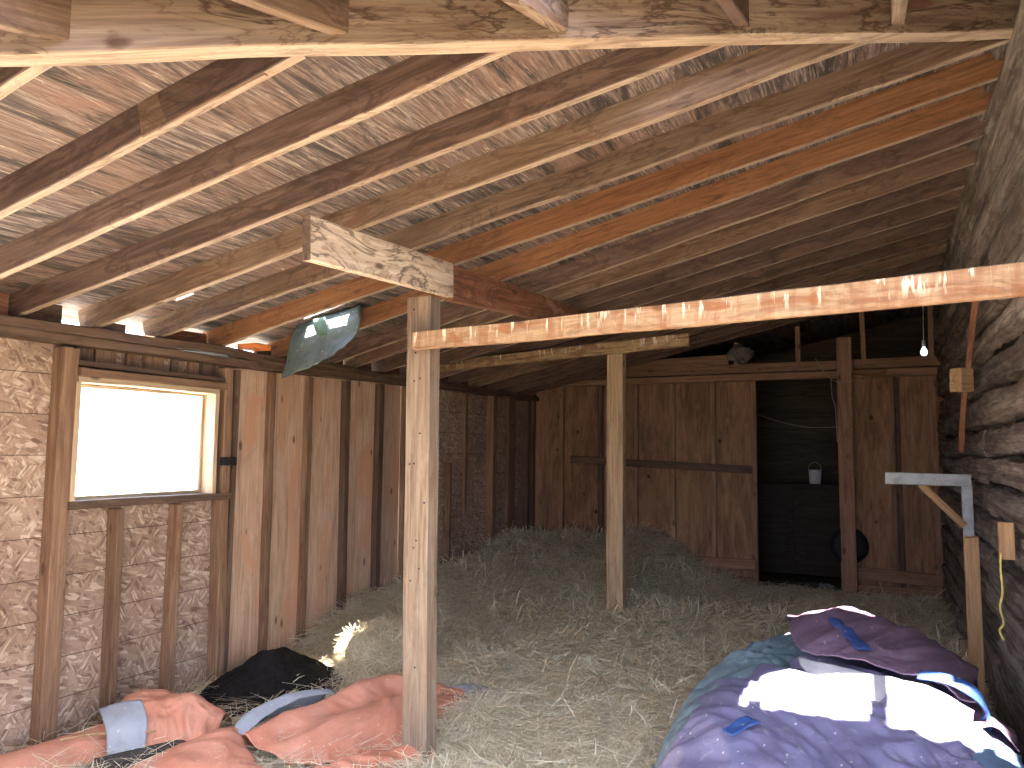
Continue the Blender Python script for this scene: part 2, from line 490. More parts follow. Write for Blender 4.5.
# wide planks
yy = 4.02
for k, w in enumerate((.34, .41, .47, .47, .40, .34)):
    board('plank', (-4.105, yy + w / 2, 0), (-4.105 + random.uniform(-.004, .004), yy + w / 2, 2.25), .024, w - .006, W_SHEATH, WL, up=(0, 1, 0), wob=.002)
    yy += w
for (y0, y1, z0, z1, dep, mt) in (
        (2.69, 2.785, 0, 2.13, .09, W_STUD), (1.95, 1.99, 0, 2.13, .09, W_STUD), (1.3, 1.34, 0, 2.13, .09, W_STUD), (.6, .64, 0, 2.13, .09, W_STUD),
        (3.085, 3.13, 0, 1.23, .09, W_STUD), (3.50, 3.545, 0, 1.23, .09, W_STUD),
        (3.86, 3.93, 0, 2.13, .09, W_STUD), (3.965, 4.01, 0, 2.13, .06, W_DARK),
        (4.33, 4.385, 0, 2.15, .05, W_STUD), (4.74, 4.80, 0, 2.15, .05, W_STUD), (5.21, 5.27, 0, 2.16, .06, W_DARK), (5.68, 5.75, 0, 2.17, .06, W_DARK), (6.11, 6.16, 0, 2.18, .05, W_STUD),
        (6.48, 6.53, 0, 2.19, .06, W_STUD), (6.92, 6.97, 0, 1.45, .07, W_STUD), (7.3, 7.36, .9, 2.2, .04, W_STUD), (7.86, 7.96, 0, 2.22, .09, W_STUD), (8.35, 8.55, 0, 2.24, .05, W_STUD), (8.82, 8.9, 0, 2.26, .09, W_DARK)):
    lean = .012 * random.uniform(-1, 1)
    board('stud', (-4.09 + dep / 2, (y0 + y1) / 2 - lean, z0), (-4.09 + dep / 2, (y0 + y1) / 2 + lean, z1), dep, y1 - y0, mt, WL, up=(0, 1, 0), wob=.003)
# plates
for (y0, y1, za, zb) in ((-.9, 4.05, 2.165, 2.175), (4.02, 9.1, 2.178, 2.27)):
    board('top_plate', (-4.045, y0, za), (-4.045, y1, zb), .14, .05, W_DARK, WL, wob=.006, seg=24)
board('top_plate', (-4.035, -.9, 2.225), (-4.035, 9.1, 2.245), .15, .055, W_DARK, WL, wob=.012, seg=40)
for k, (ya, yb, zt) in enumerate(((-.9, 1.3, .13), (1.36, 1.74, .13), (1.80, 2.06, .12), (2.12, 2.43, .13), (2.50, 2.72, .12), (2.92, 3.12, .07), (3.36, 3.74, .10), (3.83, 3.9, .10), (4.2, 4.35, .1), (4.43, 4.9, .10), (4.97, 5.2, .13), (5.28, 5.6, .13), (5.67, 6.04, .13), (6.1, 6.48, .13), (6.55, 6.94, .13), (7.0, 7.39, .13), (7.45, 7.84, .13), (7.9, 8.29, .13), (8.35, 8.71, .13), (8.77, 11.6, .13))):
    board('blocking', (-4.085, ya, 2.25 + zt / 2), (-4.085, yb, 2.25 + zt / 2), .03, zt, W_RAFT_G if k % 3 else W_RED, WL, wob=.003)
# header over the window with short cripples above it
board('header', (-4.03, 2.79, 2.005), (-4.03, 3.86, 2.005), .10, .045, W_STUD, WL, wob=.004)
board('header', (-4.04, 2.79, 2.055), (-4.04, 3.86, 2.05), .08, .03, W_DARK, WL, wob=.006)
for y, w, mt in ((2.86, .10, W_DARK), (3.0, .13, W_STUD), (3.17, .06, W_STUD), (3.33, .14, W_STUD), (3.49, .05, W_DARK), (3.62, .05, W_STUD), (3.76, .12, W_DARK)):
    board('cripple_stud', (-4.075, y, 2.06), (-4.075, y, 2.15), .03, w, mt, WL, up=(0, 1, 0))
board('window_latch', (-3.985, 3.83, 1.50), (-3.985, 3.95, 1.50), .03, .055, BLACKRUB, WL, wob=.001)

# ---- window
WN = empty('window_1', (XL, 3.29, 1.29), 'glaring bright rectangular window in the left wall', 'window', kind='structure')
W_JAMB = wood('jamb_wood', (.36, .24, .15), (.52, .38, .25), (.62, .48, .33), vary=.05, K=.9)
board('sill', (-4.07, 2.77, 1.265), (-4.07, 3.92, 1.265), .17, .045, W_DARK, WN, wob=.003)
board('head_jamb', (-4.06, 2.79, 1.965), (-4.06, 3.80, 1.965), .13, .035, W_JAMB, WN, wob=.002)
board('side_jamb', (-4.06, 2.795, 1.287), (-4.06, 2.795, 1.948), .13, .03, W_JAMB, WN, up=(0, 1, 0))
board('side_jamb', (-4.06, 3.785, 1.287), (-4.06, 3.785, 1.948), .13, .035, W_JAMB, WN, up=(0, 1, 0))
for (p, q) in (((-4.105, 2.81, 1.30), (-4.105, 3.77, 1.30)), ((-4.105, 2.81, 1.938), (-4.105, 3.77, 1.938))):
    board('sash', p, q, .02, .022, W_JAMB, WN)
for y in (2.822, 3.755):
    board('sash', (-4.105, y, 1.29), (-4.105, y, 1.95), .02, .022, W_JAMB, WN, up=(0, 1, 0))
pm, nt, b = new_mat('window_pane')
g = G(nt); nt.nodes.remove(b)
tr = g.n('ShaderNodeBsdfTransparent'); tr.inputs[0].default_value = (.95, .96, .96, 1)
gl = g.n('ShaderNodeBsdfGlossy'); gl.inputs['Roughness'].default_value = .05
mx = g.n('ShaderNodeMixShader'); mx.inputs[0].default_value = .06
g.l(tr.outputs[0], mx.inputs[1]); g.l(gl.outputs[0], mx.inputs[2])
g.l(mx.outputs[0], [n for n in nt.nodes if n.type == 'OUTPUT_MATERIAL'][0].inputs[0])
boxm('pane', (-4.108, 2.82, 1.30), (-4.104, 3.76, 1.94), pm, WN, 0)

# ---- back wall
WB = empty('wall_back', (-1.7, YB, 0), 'back wall of brown plywood panels between studs, with a doorway', 'wall', kind='structure')
panel_with_holes('plywood_panel', 'y', 9.05, .02, -4.15, -1.27, 0, 2.42, [], PLY_BACK, WB)
panel_with_holes('plywood_panel', 'y', 9.05, .02, -.42, .62, 0, 2.42, [], PLY_BACK, WB)
for x, w, d, mt in ((-4.04, .09, .08, W_DARK), (-3.62, .05, .06, W_BACKSTUD), (-3.10, .06, .06, W_DARK), (-3.03, .03, .04, W_BACKSTUD), (-2.66, .045, .05, W_BACKSTUD), (-2.21, .055, .05, W_BACKSTUD),
                (-1.745, .055, .05, W_BACKSTUD), (-1.29, .06, .09, W_BACKSTUD), (.105, .05, .05, W_BACKSTUD), (.17, .05, .02, W_DARK), (.50, .07, .06, W_BACKSTUD)):
    board('stud', (x, 9.05 - d / 2, 0), (x + random.uniform(-.01, .01), 9.05 - d / 2, 2.39), w, d, mt, WB, up=(0, 1, 0), wob=.003)
board('rail', (-3.48, 8.975, 1.48), (-1.30, 8.975, 1.39), .04, .085, W_DARK, WB)
board('bottom_board', (-2.3, 8.97, .33), (-1.29, 8.97, .345), .03, .115, W_BACKSTUD, WB)
board('bottom_board', (-2.2, 8.97, .11), (-1.29, 8.97, .12), .03, .17, W_BACKSTUD, WB)
board('bottom_board', (-.33, 8.97, .345), (.52, 8.97, .315), .03, .125, W_BACKSTUD, WB)
board('bottom_board', (-.33, 8.98, .12), (.52, 8.98, .12), .03, .2, W_BACKSTUD, WB)
board('top_plate', (-4.1, 9.0, 2.425), (.58, 9.0, 2.44), .11, .075, W_BACKSTUD, WB, wob=.006, seg=20)
board('top_plate', (-4.1, 9.03, 2.52), (.58, 9.03, 2.55), .06, .10, W_BACKSTUD, WB, wob=.004, seg=20)
board('top_plate', (-2.75, 8.99, 2.62), (-1.55, 8.99, 2.64), .03, .12, W_BACKSTUD, WB, wob=.004)
for x in (-2.2, -1.47, -.80, -.14, .50):
    board('gable_stud', (x, 9.03, 2.58), (x + random.uniform(-.01, .01), 9.03, zmain(x) - .01), .05, .06, W_BACKSTUD, WB, up=(0, 1, 0))

# ---- back room
BR = empty('wall_room', (-1.2, 11.5, 0), 'dark walls of the store room behind the doorway', 'wall', kind='structure')
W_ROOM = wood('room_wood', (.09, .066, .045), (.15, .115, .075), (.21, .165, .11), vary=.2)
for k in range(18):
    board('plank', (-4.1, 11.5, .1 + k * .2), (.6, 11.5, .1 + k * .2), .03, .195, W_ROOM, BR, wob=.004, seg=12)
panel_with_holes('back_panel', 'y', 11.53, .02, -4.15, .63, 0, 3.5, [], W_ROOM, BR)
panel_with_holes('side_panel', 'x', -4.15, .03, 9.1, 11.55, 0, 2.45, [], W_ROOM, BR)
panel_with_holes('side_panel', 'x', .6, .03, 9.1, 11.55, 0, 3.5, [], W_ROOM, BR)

# ---- right (log) wall
def log_mat():
    m, nt, b = new_mat('weathered_logs'); g = G(nt)
    f = g.noise(g.coords((22, .8, 22)), 1.5, 9, .74, .9)
    c = g.ramp(f, [(.28, (.03, .021, .016)), (.44, (.13, .095, .072)), (.58, (.25, .195, .15)), (.76, (.36, .295, .235))])
    p = g.noise(g.coords((3, 1.4, 5)), 1.4, 5, .62, 1.)
    c = g.mix(g.ramp(p, [(.45, 0.), (.6, .7)]), c, (.075, .04, .024))
    w = g.noise(g.coords((9, 2.5, 9)), 2.0, 6, .7, .7)
    c = g.mix(g.ramp(w, [(.62, 0.), (.72, .45)]), c, (.45, .40, .34))
    oi = g.n('ShaderNodeObjectInfo'); mr = g.n('ShaderNodeMapRange')
    mr.inputs['To Min'].default_value = .7; mr.inputs['To Max'].default_value = 1.25
    g.l(oi.outputs['Random'], mr.inputs['Value'])
    hs = g.n('ShaderNodeHueSaturation'); hs.inputs['Saturation'].default_value = .8
    g.l(mr.outputs[0], hs.inputs['Value']); g.l(c, hs.inputs['Color'])
    g.l(hs.outputs[0], b.inputs['Base Color'])
    b.inputs['Roughness'].default_value = .85; b.inputs['Specular IOR Level'].default_value = .2
    g.bump(f, b, .9, .02)
    return m
LOG = log_mat()
WR = panel_with_holes('wall_right', 'x', .60, .06, -.9, 9.15, 0, 3.52, [(-.5, 2.3, -.1, 2.75)], plain('dark_gap_backing', (.03, .024, .018), .95, 0, .4, 8, bump=.6, spec=.1))  # backing coloured dark for the shadow in the log gaps
tag(WR, 'right wall of rough weathered log slabs with bark edges', 'wall', kind='structure')  # unseen opening beside the camera, added to let fill daylight in
def log(y0, y1, zc, hh, depth, sd):
    n = int((y1 - y0) / .055); m = 9
    vs, fs = [], []
    for i in range(n + 1):
        y = y0 + (y1 - y0) * i / n
        top = zc + hh / 2 + .035 * noise.noise(V((y * 1.1, sd, 0))) + .02 * noise.noise(V((y * 6, sd, 2)))
        bot = zc - hh / 2 + .035 * noise.noise(V((y * 1.1, sd, 5))) + .02 * noise.noise(V((y * 6, sd, 8)))
        dd = depth * (1 + .35 * noise.noise(V((y * .8, sd, 11))))
        for k in range(m + 1):
            t = k / m
            prof = max(0, math.sin(math.pi * t)) ** .13
            z = bot + (top - bot) * t
            x = .60 - dd * prof + .014 * noise.noise(V((y * .9, z * 18, sd))) + .007 * noise.noise(V((y * 5, z * 40, sd))) + .022 * max(0, noise.noise(V((y * 1.3, z * 9, sd + 4))) - .2)
            if k in (0, m): x = .603
            vs.append((x, y, z))
    for i in range(n):
        for k in range(m):
            a = i * (m + 1) + k
            fs.append((a, a + 1, a + m + 2, a + m + 1))
    for i in (0, n):
        fs.append(tuple(i * (m + 1) + k for k in range(m + 1)))
    me = mesh_from('log', vs, fs, False)
    bm = bmesh.new(); bm.from_mesh(me); bmesh.ops.recalc_face_normals(bm, faces=bm.faces); bm.to_mesh(me); bm.free()
    return link('log', me, LOG, WR)
z = .0
kk = 0
while z < 3.36:
    hh = random.uniform(.15, .235)
    cut = random.uniform(3.2, 6.4)
    if z + hh < 2.8:
        log(2.3, max(cut, 3.2), z + hh / 2, hh * .94, random.uniform(.06, .10), kk * 3.1)
        log(-.9, -.5, z + hh / 2, hh * .94, .07, kk * 3.1 + 9)
    else:
        log(-.9, cut, z + hh / 2, hh * .94, random.uniform(.06, .10), kk * 3.1)
    log(cut + .01, 9.1, z + hh / 2 + random.uniform(-.015, .015), hh * .94, random.uniform(.05, .09), kk * 3.1 + 1.7)
    z += hh; kk += 1

# ---- front wall behind the camera, with an unseen doorway added to let daylight in
WF = panel_with_holes('wall_front', 'y', -.95, .08, -4.15, .66, 0, 2.6, [(-1.3, .45, -.1, 1.9)], W_SHEATH)
tag(WF, 'plank front wall with an unseen doorway added for daylight', 'wall', kind='structure')

# ---- roof deck with holes
def holes_main(x, y):
    n_ = .5 * noise.noise(V((x * 6, y * 9, 1.))) + .5
    if -3.6 < x < -3.25 and 4.05 < y < 4.13 and n_ > .3: return True
    if -3.73 < x < -3.58 and 2.96 < y < 3.22: return True  # hole placed so the sun lights the hay clump
    if -4.02 < x < -3.95 and 3.05 < y < 3.16: return True
    if -.88 < x < -.38 and 2.80 < y < 2.96: return True  # unseen hole added to throw a sun strip on the plum canvas
    if -1.54 < x < -1.42 and 2.98 < y < 3.08 and n_ > .5: return True
    return False
def holes_front(x, y):  # unseen roof openings, added for sky fill and sun on the canvas
    e = .06 * noise.noise(V((x * 5, y * 5, 4.)))
    return (-.90 + e < x < .0 + e and 1.72 + e < y < min(2.10, 2.04 - .27 * x)) or (-2.2 + e < x < -1.05 and y < 1.22 + e and y < hip_y(x) - .45) or (-2.2 < x < .45 and y < .85 + e) or (-3.6 < x <= -2.2 + e and y < .75 + e and y < hip_y(x) - .45)
def deck():
    bm = bmesh.new()
    st = .05
    cache = {}
    def vert(i, j, side):
        k = (i, j, side)
        if k not in cache:
            x, y = -4.3 + i * st, -1.1 + j * st
            if side == 0: z = zmain(x) + RD
            else: z = zfront(y) + RD
            cache[k] = bm.verts.new((x, y, z + .004 * noise.noise(V((x * 2, y * 2, 0)))))
        return cache[k]
    nx, ny = int((.72 + 4.3) / st), int((11.6 + 1.1) / st)
    for i in range(nx):
        for j in range(ny):
            x, y = -4.3 + (i + .5) * st, -1.1 + (j + .5) * st
            hy = hip_y(x)
            if y > hy:
                if holes_main(x, y): continue
                side = 0
            else:
                if holes_front(x, y): continue
                side = 1
            bm.faces.new((vert(i, j, side), vert(i, j + 1, side), vert(i + 1, j + 1, side), vert(i + 1, j, side)))
    me = bpy.data.meshes.new('ceiling'); bm.to_mesh(me); bm.free()
    o = link('ceiling', me, PLY_DECK)
    md = o.modifiers.new('thick', 'SOLIDIFY'); md.thickness = .014; md.offset = 1
    return o
tag(deck(), 'weathered plywood roof sheathing on the sloping rafters', 'ceiling', kind='structure')

# ================================================================ ROOF TIMBERS (things)
ordn = ['first', 'second', 'third', 'fourth', 'fifth', 'sixth', 'seventh', 'eighth', 'ninth', 'tenth', 'eleventh', 'twelfth', 'thirteenth', 'fourteenth', 'fifteenth', 'sixteenth', 'seventeenth', 'eighteenth', 'nineteenth']
raft = [(1.30, 1.34), (1.745, 1.79), (2.06, 2.30), (2.44, 2.80), (2.86, 3.17), (3.29, 3.60), (3.76, 3.97), (4.36, 4.33), (4.92, 4.70), (5.22, 5.15),
        (5.62, 5.55), (6.05, 6.0), (6.5, 6.45), (6.95, 6.9), (7.4, 7.35), (7.85, 7.82), (8.3, 8.28), (8.72, 8.72)]
mats = [W_RAFT, W_RAFT, W_RAFT, W_RAFT, W_RAFT_G, W_RAFT_G, W_RAFT_O, W_RAFT_O, W_RAFT, W_RAFT_G, W_RAFT, W_RAFT, W_RAFT, W_RAFT, W_RAFT_G, W_RAFT, W_RAFT, W_RAFT]
tone = {0: 'brown', 1: 'purplish-brown spliced', 2: 'purplish-brown', 3: 'long pinkish-brown', 4: 'streaky brown', 5: 'pale-edged knotty brown', 6: 'bright orange', 7: 'plain orange-brown',
        8: 'water-stained dark brown', 9: 'greyish-tan'}
for k, (ya, yb) in enumerate(raft):
    x0 = -4.12
    # stop at the hip
    t1 = 1.
    x1 = .56
    slope = (yb - ya) / (.52 + 4.)
    for s in range(400):
        x = x0 + (x1 - x0) * s / 399
        y = ya + slope * (x + 4.)
        if y < hip_y(x) + .07:
            x1 = x; break
    yA = ya + slope * (x0 + 4.); yB = ya + slope * (x1 + 4.)
    d = V((1, 0, RS)).normalized()
    end = 'reaching the hip beam' if k < 5 else 'reaching the log wall'
    lab = '%s roof rafter %s, %s counted from the front' % (tone.get(k, 'dark reddish-brown'), end, ordn[k])
    o = board('roof_rafter', (x0, yA + .022, zmain(x0) + RD / 2), (x1, yB + .022, zmain(x1) + RD / 2), .044, RD, mats[k], None, wob=.006, seg=26, under=W_UNDERLIT)
    tag(o, lab, 'rafter', 'roof rafters rising from the left wall')
    if k == 1:
        q0, q1 = -3.0 + 4, 0
        board('splice_block', (-2.28, 1.768, zmain(-2.28) + .058), (-1.75, 1.785, zmain(-1.75) + .058), .018, .13, W_RAFT_G, o, under=W_UNDERLIT)
# front-slope rafters (rise along +y to the hip beam)
fr = [(-1.99, 'broad brown'), (-1.43, 'wide tan-brown'), (-.90, 'tan'), (-.395, 'dark brown'), (.10, 'narrow pale')]
pos = ['at its far left end', 'second from its left end', 'ending above the middle of the hip beam', 'third along, right of the beam middle', 'nearest the log wall']
for k, (x, t) in enumerate(fr):
    y1 = hip_y(x) - .045
    y0 = -1.05
    o = board('front_rafter', (x, y0, zfront(y0) + RD / 2), (x, y1, zfront(y1) + RD / 2), .045, RD, [W_RAFT_G, W_RAFT_G, W_HIP, W_RAFT, W_HIP][k], None, wob=.003)
    tag(o, '%s rafter end meeting the hip beam, %s' % (t, pos[k]), 'rafter', 'front slope rafters ending on the hip beam')
HB = board('hip_beam', (HX0 + .02, HY0 - .03, Z0 + .045), (HX1 + .12, HY1 + .055, zmain(HX1 + .12) + .045), .08, .19, W_HIP, None, wob=.007, seg=30, under=W_UNDERLIT)
tag(HB, 'thick pale hip beam crossing the top of the view under the rafters', 'beam')

# ---- posts and beams
P1 = board('support_post', (-2.14, 3.42, -.02), (-2.16, 3.42, 2.39), .145, .10, W_POST, None, up=(0, 1, 0), wob=.003, seg=16)
tag(P1, 'tall square wooden post in the foreground standing beside the orange tarp', 'post')
P2 = board('support_post', (-2.10, 6.50, -.02), (-2.09, 6.50, 2.445), .145, .10, W_POST2, None, up=(0, 1, 0), wob=.003, seg=16)
tag(P2, 'yellowish wooden post farther back standing in the middle of the hay', 'post')
for k in range(14):
    z_ = .45 + 1.9 * random.random(); x_ = -2.15 + random.uniform(-.05, .05)
    lathe('nail', [(.0005, .003), (.004, .003), (.005, .0), (.005, -.004)], BLACKRUB, P1, Matrix.Translation((x_, 3.369, z_)) @ Matrix.Rotation(math.radians(90), 4, 'X'), 8)
B1 = board('header_beam', (-2.045, 2.36, 2.432), (-2.035, 3.475, 2.485), .042, .18, W_PALE, None, wob=.002, end=W_DARK)
tag(B1, 'short pale water-stained header beam on top of the foreground post', 'beam')
B2 = board('header_beam', (-2.045, 3.48, 2.475), (-2.045, 5.9, 2.62), .05, .195, W_RED, None, wob=.003, h2=.13)
tag(B2, 'reddish-brown header beam running back from the foreground post under the rafters', 'beam')
CB = board('cross_beam', (-2.15, 3.335, 2.147), (.50, 2.62, 2.107), .045, .09, W_CROSS, None, wob=.004, seg=24, h2=.098)
tag(CB, 'long pale orange cross beam from the foreground post to the log wall', 'beam')
TB = board('tie_beam', (-4.0, 6.45, 2.385), (-1.43, 6.42, 2.53), .045, .095, W_TIE, None, wob=.003, ragged=.03, h2=.11)
tag(TB, 'dark spotted tie beam resting on the farther post, free broken end at right', 'beam')
DP = board('door_post', (-.335, 8.90, 0), (-.33, 8.90, 2.82), .145, .045, W_BACKSTUD, None, up=(0, 1, 0), wob=.003)
tag(DP, 'tall brown board post at the right side of the back doorway', 'post')

# ---- things on the log wall
BK = empty('shelf_bracket', (.47, 5.6, 1.16), 'grey painted shelf bracket sticking out from the log wall', 'bracket')
board('arm', (.02, 5.58, 1.435), (.50, 5.58, 1.432), .04, .075, GREYPAINT, BK)
board('upright', (.475, 5.6, .87), (.475, 5.6, 1.40), .06, .045, GREYPAINT, BK, up=(0, 1, 0))
board('brace', (.22, 5.585, 1.40), (.455, 5.585, 1.15), .03, .045, W_BOARD, BK)
o = board('wall_board', (.455, 5.16, .02), (.45, 5.14, 1.13), .075, .04, W_BOARD, None, up=(0, 1, 0), ragged=.03); tag(o, 'pale vertical board leaning on the log wall below the grey bracket', 'board')
o = board('wall_board', (.46, 6.0, .0), (.46, 6.0, .37), .06, .035, W_BACKSTUD, None, up=(0, 1, 0)); tag(o, 'short brown board stub at the foot of the log wall behind the pale board', 'board')
o = board('wall_board', (.455, 5.66, 1.62), (.50, 4.86, 2.46), .03, .03, W_RED, None, up=(1, 0, 0), wob=.008); tag(o, 'thin warped red-brown lath hanging on the log wall under the cross beam', 'board')
o = boxm('wood_block', (-.045, -.045, -.07), (.045, .045, .07), W_BOARD, None, .004)
o.matrix_world = Matrix.Translation((.44, 5.22, 2.03)) @ Matrix.Rotation(math.radians(38), 4, 'Z')
o.data.transform(Matrix.Translation((-.045, -.045, -.07)))
tag(o, 'small square wood block nailed to the lath on the log wall', 'block')
o = board('wood_block', (.485, 4.02, 1.14), (.485, 4.02, 1.30), .06, .035, W_BOARD, None, up=(0, 1, 0)); tag(o, 'small upright wood cleat on the log wall with yellow twine below it', 'block')
TW = plain('yellow_twine', (.55, .42, .14), .8, 0, .2, 30)
o = tube('twine', [(.46, 3.995, 1.17), (.455, 3.99, 1.10), (.46, 4.0, 1.0), (.45, 4.02, .93), (.465, 4.05, .86), (.452, 4.08, .82), (.465, 4.08, .78)], .005, TW); tag(o, 'frayed yellow twine hanging from the small cleat on the log wall', 'twine')

# ---- back wall odds and ends
CORD = plain('grey_cord', (.30, .24, .2), .8, 0, .2, 30)
o = tube('cord', [(-1.26, 8.99, 2.02), (-1.0, 8.99, 1.93), (-.72, 8.99, 1.87), (-.41, 8.99, 1.87)], .005, CORD); tag(o, 'thin cord strung across the back doorway', 'cord')
o = tube('wire', [(-.62, 8.93, 2.62), (-.56, 8.92, 2.50), (-.45, 8.87, 2.37), (-.35, 8.86, 2.34), (-.27, 8.87, 2.42), (-.24, 8.9, 2.56)], .005, CORD); tag(o, 'loose grey wire looped around the top of the door post', 'wire')
o = tube('wire', [(-.47, 8.96, 2.40), (-.46, 8.96, 2.2), (-.43, 8.96, 2.06), (-.42, 8.96, 1.7)], .006, CORD); tag(o, 'short grey wire hanging down beside the door post', 'wire')
BU = empty('bucket', (-.27, 8.86, .42), 'black rubber feed pan hung on edge behind the door post', 'bucket')
Mb = Matrix.Translation((-.335, 8.945, .61)) @ Matrix.Rotation(math.radians(-88), 4, 'X')
lathe('pan', [(0, 0), (.14, 0), (.155, .01), (.178, .075), (.192, .08), (.192, .088), (.18, .088), (.17, .08), (.145, .02), (0, .012)], BLACKRUB, BU, Mb)
tube('handle', [(-.24, 8.955, .70), (-.19, 8.93, .66), (-.175, 8.93, .58), (-.20, 8.955, .52)], .008, BLACKRUB, BU)
NEST = plain('nest_fibre', (.16, .14, .12), .95, 0, .5, 40, bump=1.)
def lump(name, c, r, mat, sd, rough=.35, parent=None):
    bm = bmesh.new(); bmesh.ops.create_icosphere(bm, subdivisions=4, radius=1)
    for v in bm.verts:
        k = 1 + rough * noise.noise(v.co * 1.7 + V((sd, 0, 0))) + rough * .5 * noise.noise(v.co * 5 + V((sd, 3, 0)))
        v.co = V((v.co.x * r[0], v.co.y * r[1], v.co.z * r[2])) * k
    me = bpy.data.meshes.new(name); bm.to_mesh(me); bm.free()
    for p in me.polygons: p.use_smooth = True
    return link(name, me, mat, parent, Matrix.Translation(c))
o = lump('nest', (-1.42, 8.97, 2.70), (.13, .07, .10), NEST, 4.); tag(o, 'grey clump of old nest fibre on the back wall plate', 'nest')

# bulb in the dark loft behind the gable opening
LB = empty('light_bulb', (.455, 9.5, 2.72), 'small white light bulb hanging on a cord in the dark gable', 'light bulb')
bm_, nt_, b_ = new_mat('lit_bulb'); b_.inputs['Base Color'].default_value = (.9, .95, .95, 1)
b_.inputs['Emission Color'].default_value = (.85, .97, 1, 1); b_.inputs['Emission Strength'].default_value = .9
Mbl = Matrix.Translation((.455, 9.5, 2.66))
lathe('glass', [(0.001, 0), (.02, .004), (.032, .02), (.036, .04), (.031, .062), (.018, .085), (.014, .1), (.001, .1)], bm_, LB, Mbl)
lathe('socket', [(.001, .1), (.018, .1), (.02, .115), (.02, .16), (.012, .175), (.001, .175)], WHITEMETAL, LB, Mbl)
tube('cord', [(.455, 9.5, 2.835), (.457, 9.5, 3.0), (.46, 9.49, 3.2), (.46, 9.49, 3.30)], .004, plain('white_cord', (.75, .76, .78), .6), LB)

# store room behind the doorway
CT = empty('cabinet', (-.98, 10.5, 0), 'dark wooden cupboard standing behind the back doorway', 'cabinet')
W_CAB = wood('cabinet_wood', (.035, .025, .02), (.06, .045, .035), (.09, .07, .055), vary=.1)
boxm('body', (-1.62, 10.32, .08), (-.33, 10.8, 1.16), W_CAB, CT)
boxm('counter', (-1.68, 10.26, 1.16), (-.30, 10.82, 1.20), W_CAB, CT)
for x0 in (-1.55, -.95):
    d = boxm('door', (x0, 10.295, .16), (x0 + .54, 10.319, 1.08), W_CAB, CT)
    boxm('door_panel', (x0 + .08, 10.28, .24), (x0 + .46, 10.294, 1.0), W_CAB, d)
PL = empty('pail', (-.76, 10.45, 1.20), 'small white enamel pail on the dark cupboard', 'pail')
lathe('body', [(.001, 0), (.075, 0), (.08, .01), (.088, .2), (.092, .205), (.086, .2), (.07, .02), (.001, .015)], WHITEMETAL, PL, Matrix.Translation((-.76, 10.45, 1.201)) @ Matrix.Scale(.85, 4))
tube('handle', [(-.834, 10.45, 1.365), (-.825, 10.45, 1.43), (-.76, 10.45, 1.47), (-.695, 10.45, 1.43), (-.686, 10.45, 1.365)], .004, GREYPAINT, PL)
for k, (a, b, w) in enumerate((((-1.22, 9.55, .03), (-.5, 9.5, .04), .12), ((-1.2, 9.8, .05), (-.6, 9.95, .05), .1), ((-1.0, 9.3, .025), (-.46, 9.75, .05), .09))):
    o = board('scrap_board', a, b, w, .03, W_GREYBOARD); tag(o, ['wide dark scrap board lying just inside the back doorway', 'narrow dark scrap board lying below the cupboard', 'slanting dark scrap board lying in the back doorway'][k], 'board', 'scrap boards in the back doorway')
RAG = cloth_mat('grey_rag', (.30, .33, .37), (.2, .22, .25))
o = lump('rag', (-.58, 9.25, .09), (.10, .08, .06), RAG, 8., .6); tag(o, 'pale crumpled rag at the foot of the door post', 'rag')

# ================================================================ HAY
def straw_mat(name, cols):
    m, nt, b = new_mat(name); g = G(nt)
    ge = g.n('ShaderNodeNewGeometry')
    c = g.ramp(ge.outputs['Random Per Island'], cols)
    g.l(c, b.inputs['Base Color']); b.inputs['Roughness'].default_value = .55; b.inputs['Specular IOR Level'].default_value = .4
    tl = g.n('ShaderNodeBsdfTranslucent'); g.l(c, tl.inputs[0])
    mx = g.n('ShaderNodeMixShader'); mx.inputs[0].default_value = .12
    g.l(b.outputs[0], mx.inputs[1]); g.l(tl.outputs[0], mx.inputs[2])
    g.l(mx.outputs[0], [n for n in nt.nodes if n.type == 'OUTPUT_MATERIAL'][0].inputs[0])
    return m
STRAW = straw_mat('straw', [(0, (.40, .32, .20)), (.3, (.62, .53, .37)), (.65, (.74, .66, .49)), (1, (.85, .79, .63))])
STRAWD = straw_mat('dull_straw', [(0, (.12, .10, .06)), (.4, (.22, .19, .115)), (1, (.38, .34, .22))])
def hay_base_mat():
    m, nt, b = new_mat('hay_bed'); g = G(nt)
    n = g.noise(g.coords((1, 1, 1), False), 30, 7, .75, 2.)
    c = g.ramp(n, [(.3, (.24, .19, .12)), (.5, (.54, .46, .31)), (.7, (.72, .65, .47))])
    g.l(c, b.inputs['Base Color']); b.inputs['Roughness'].default_value = .9
    g.bump(n, b, 1., .03)
    return m
HAYBED = hay_base_mat()

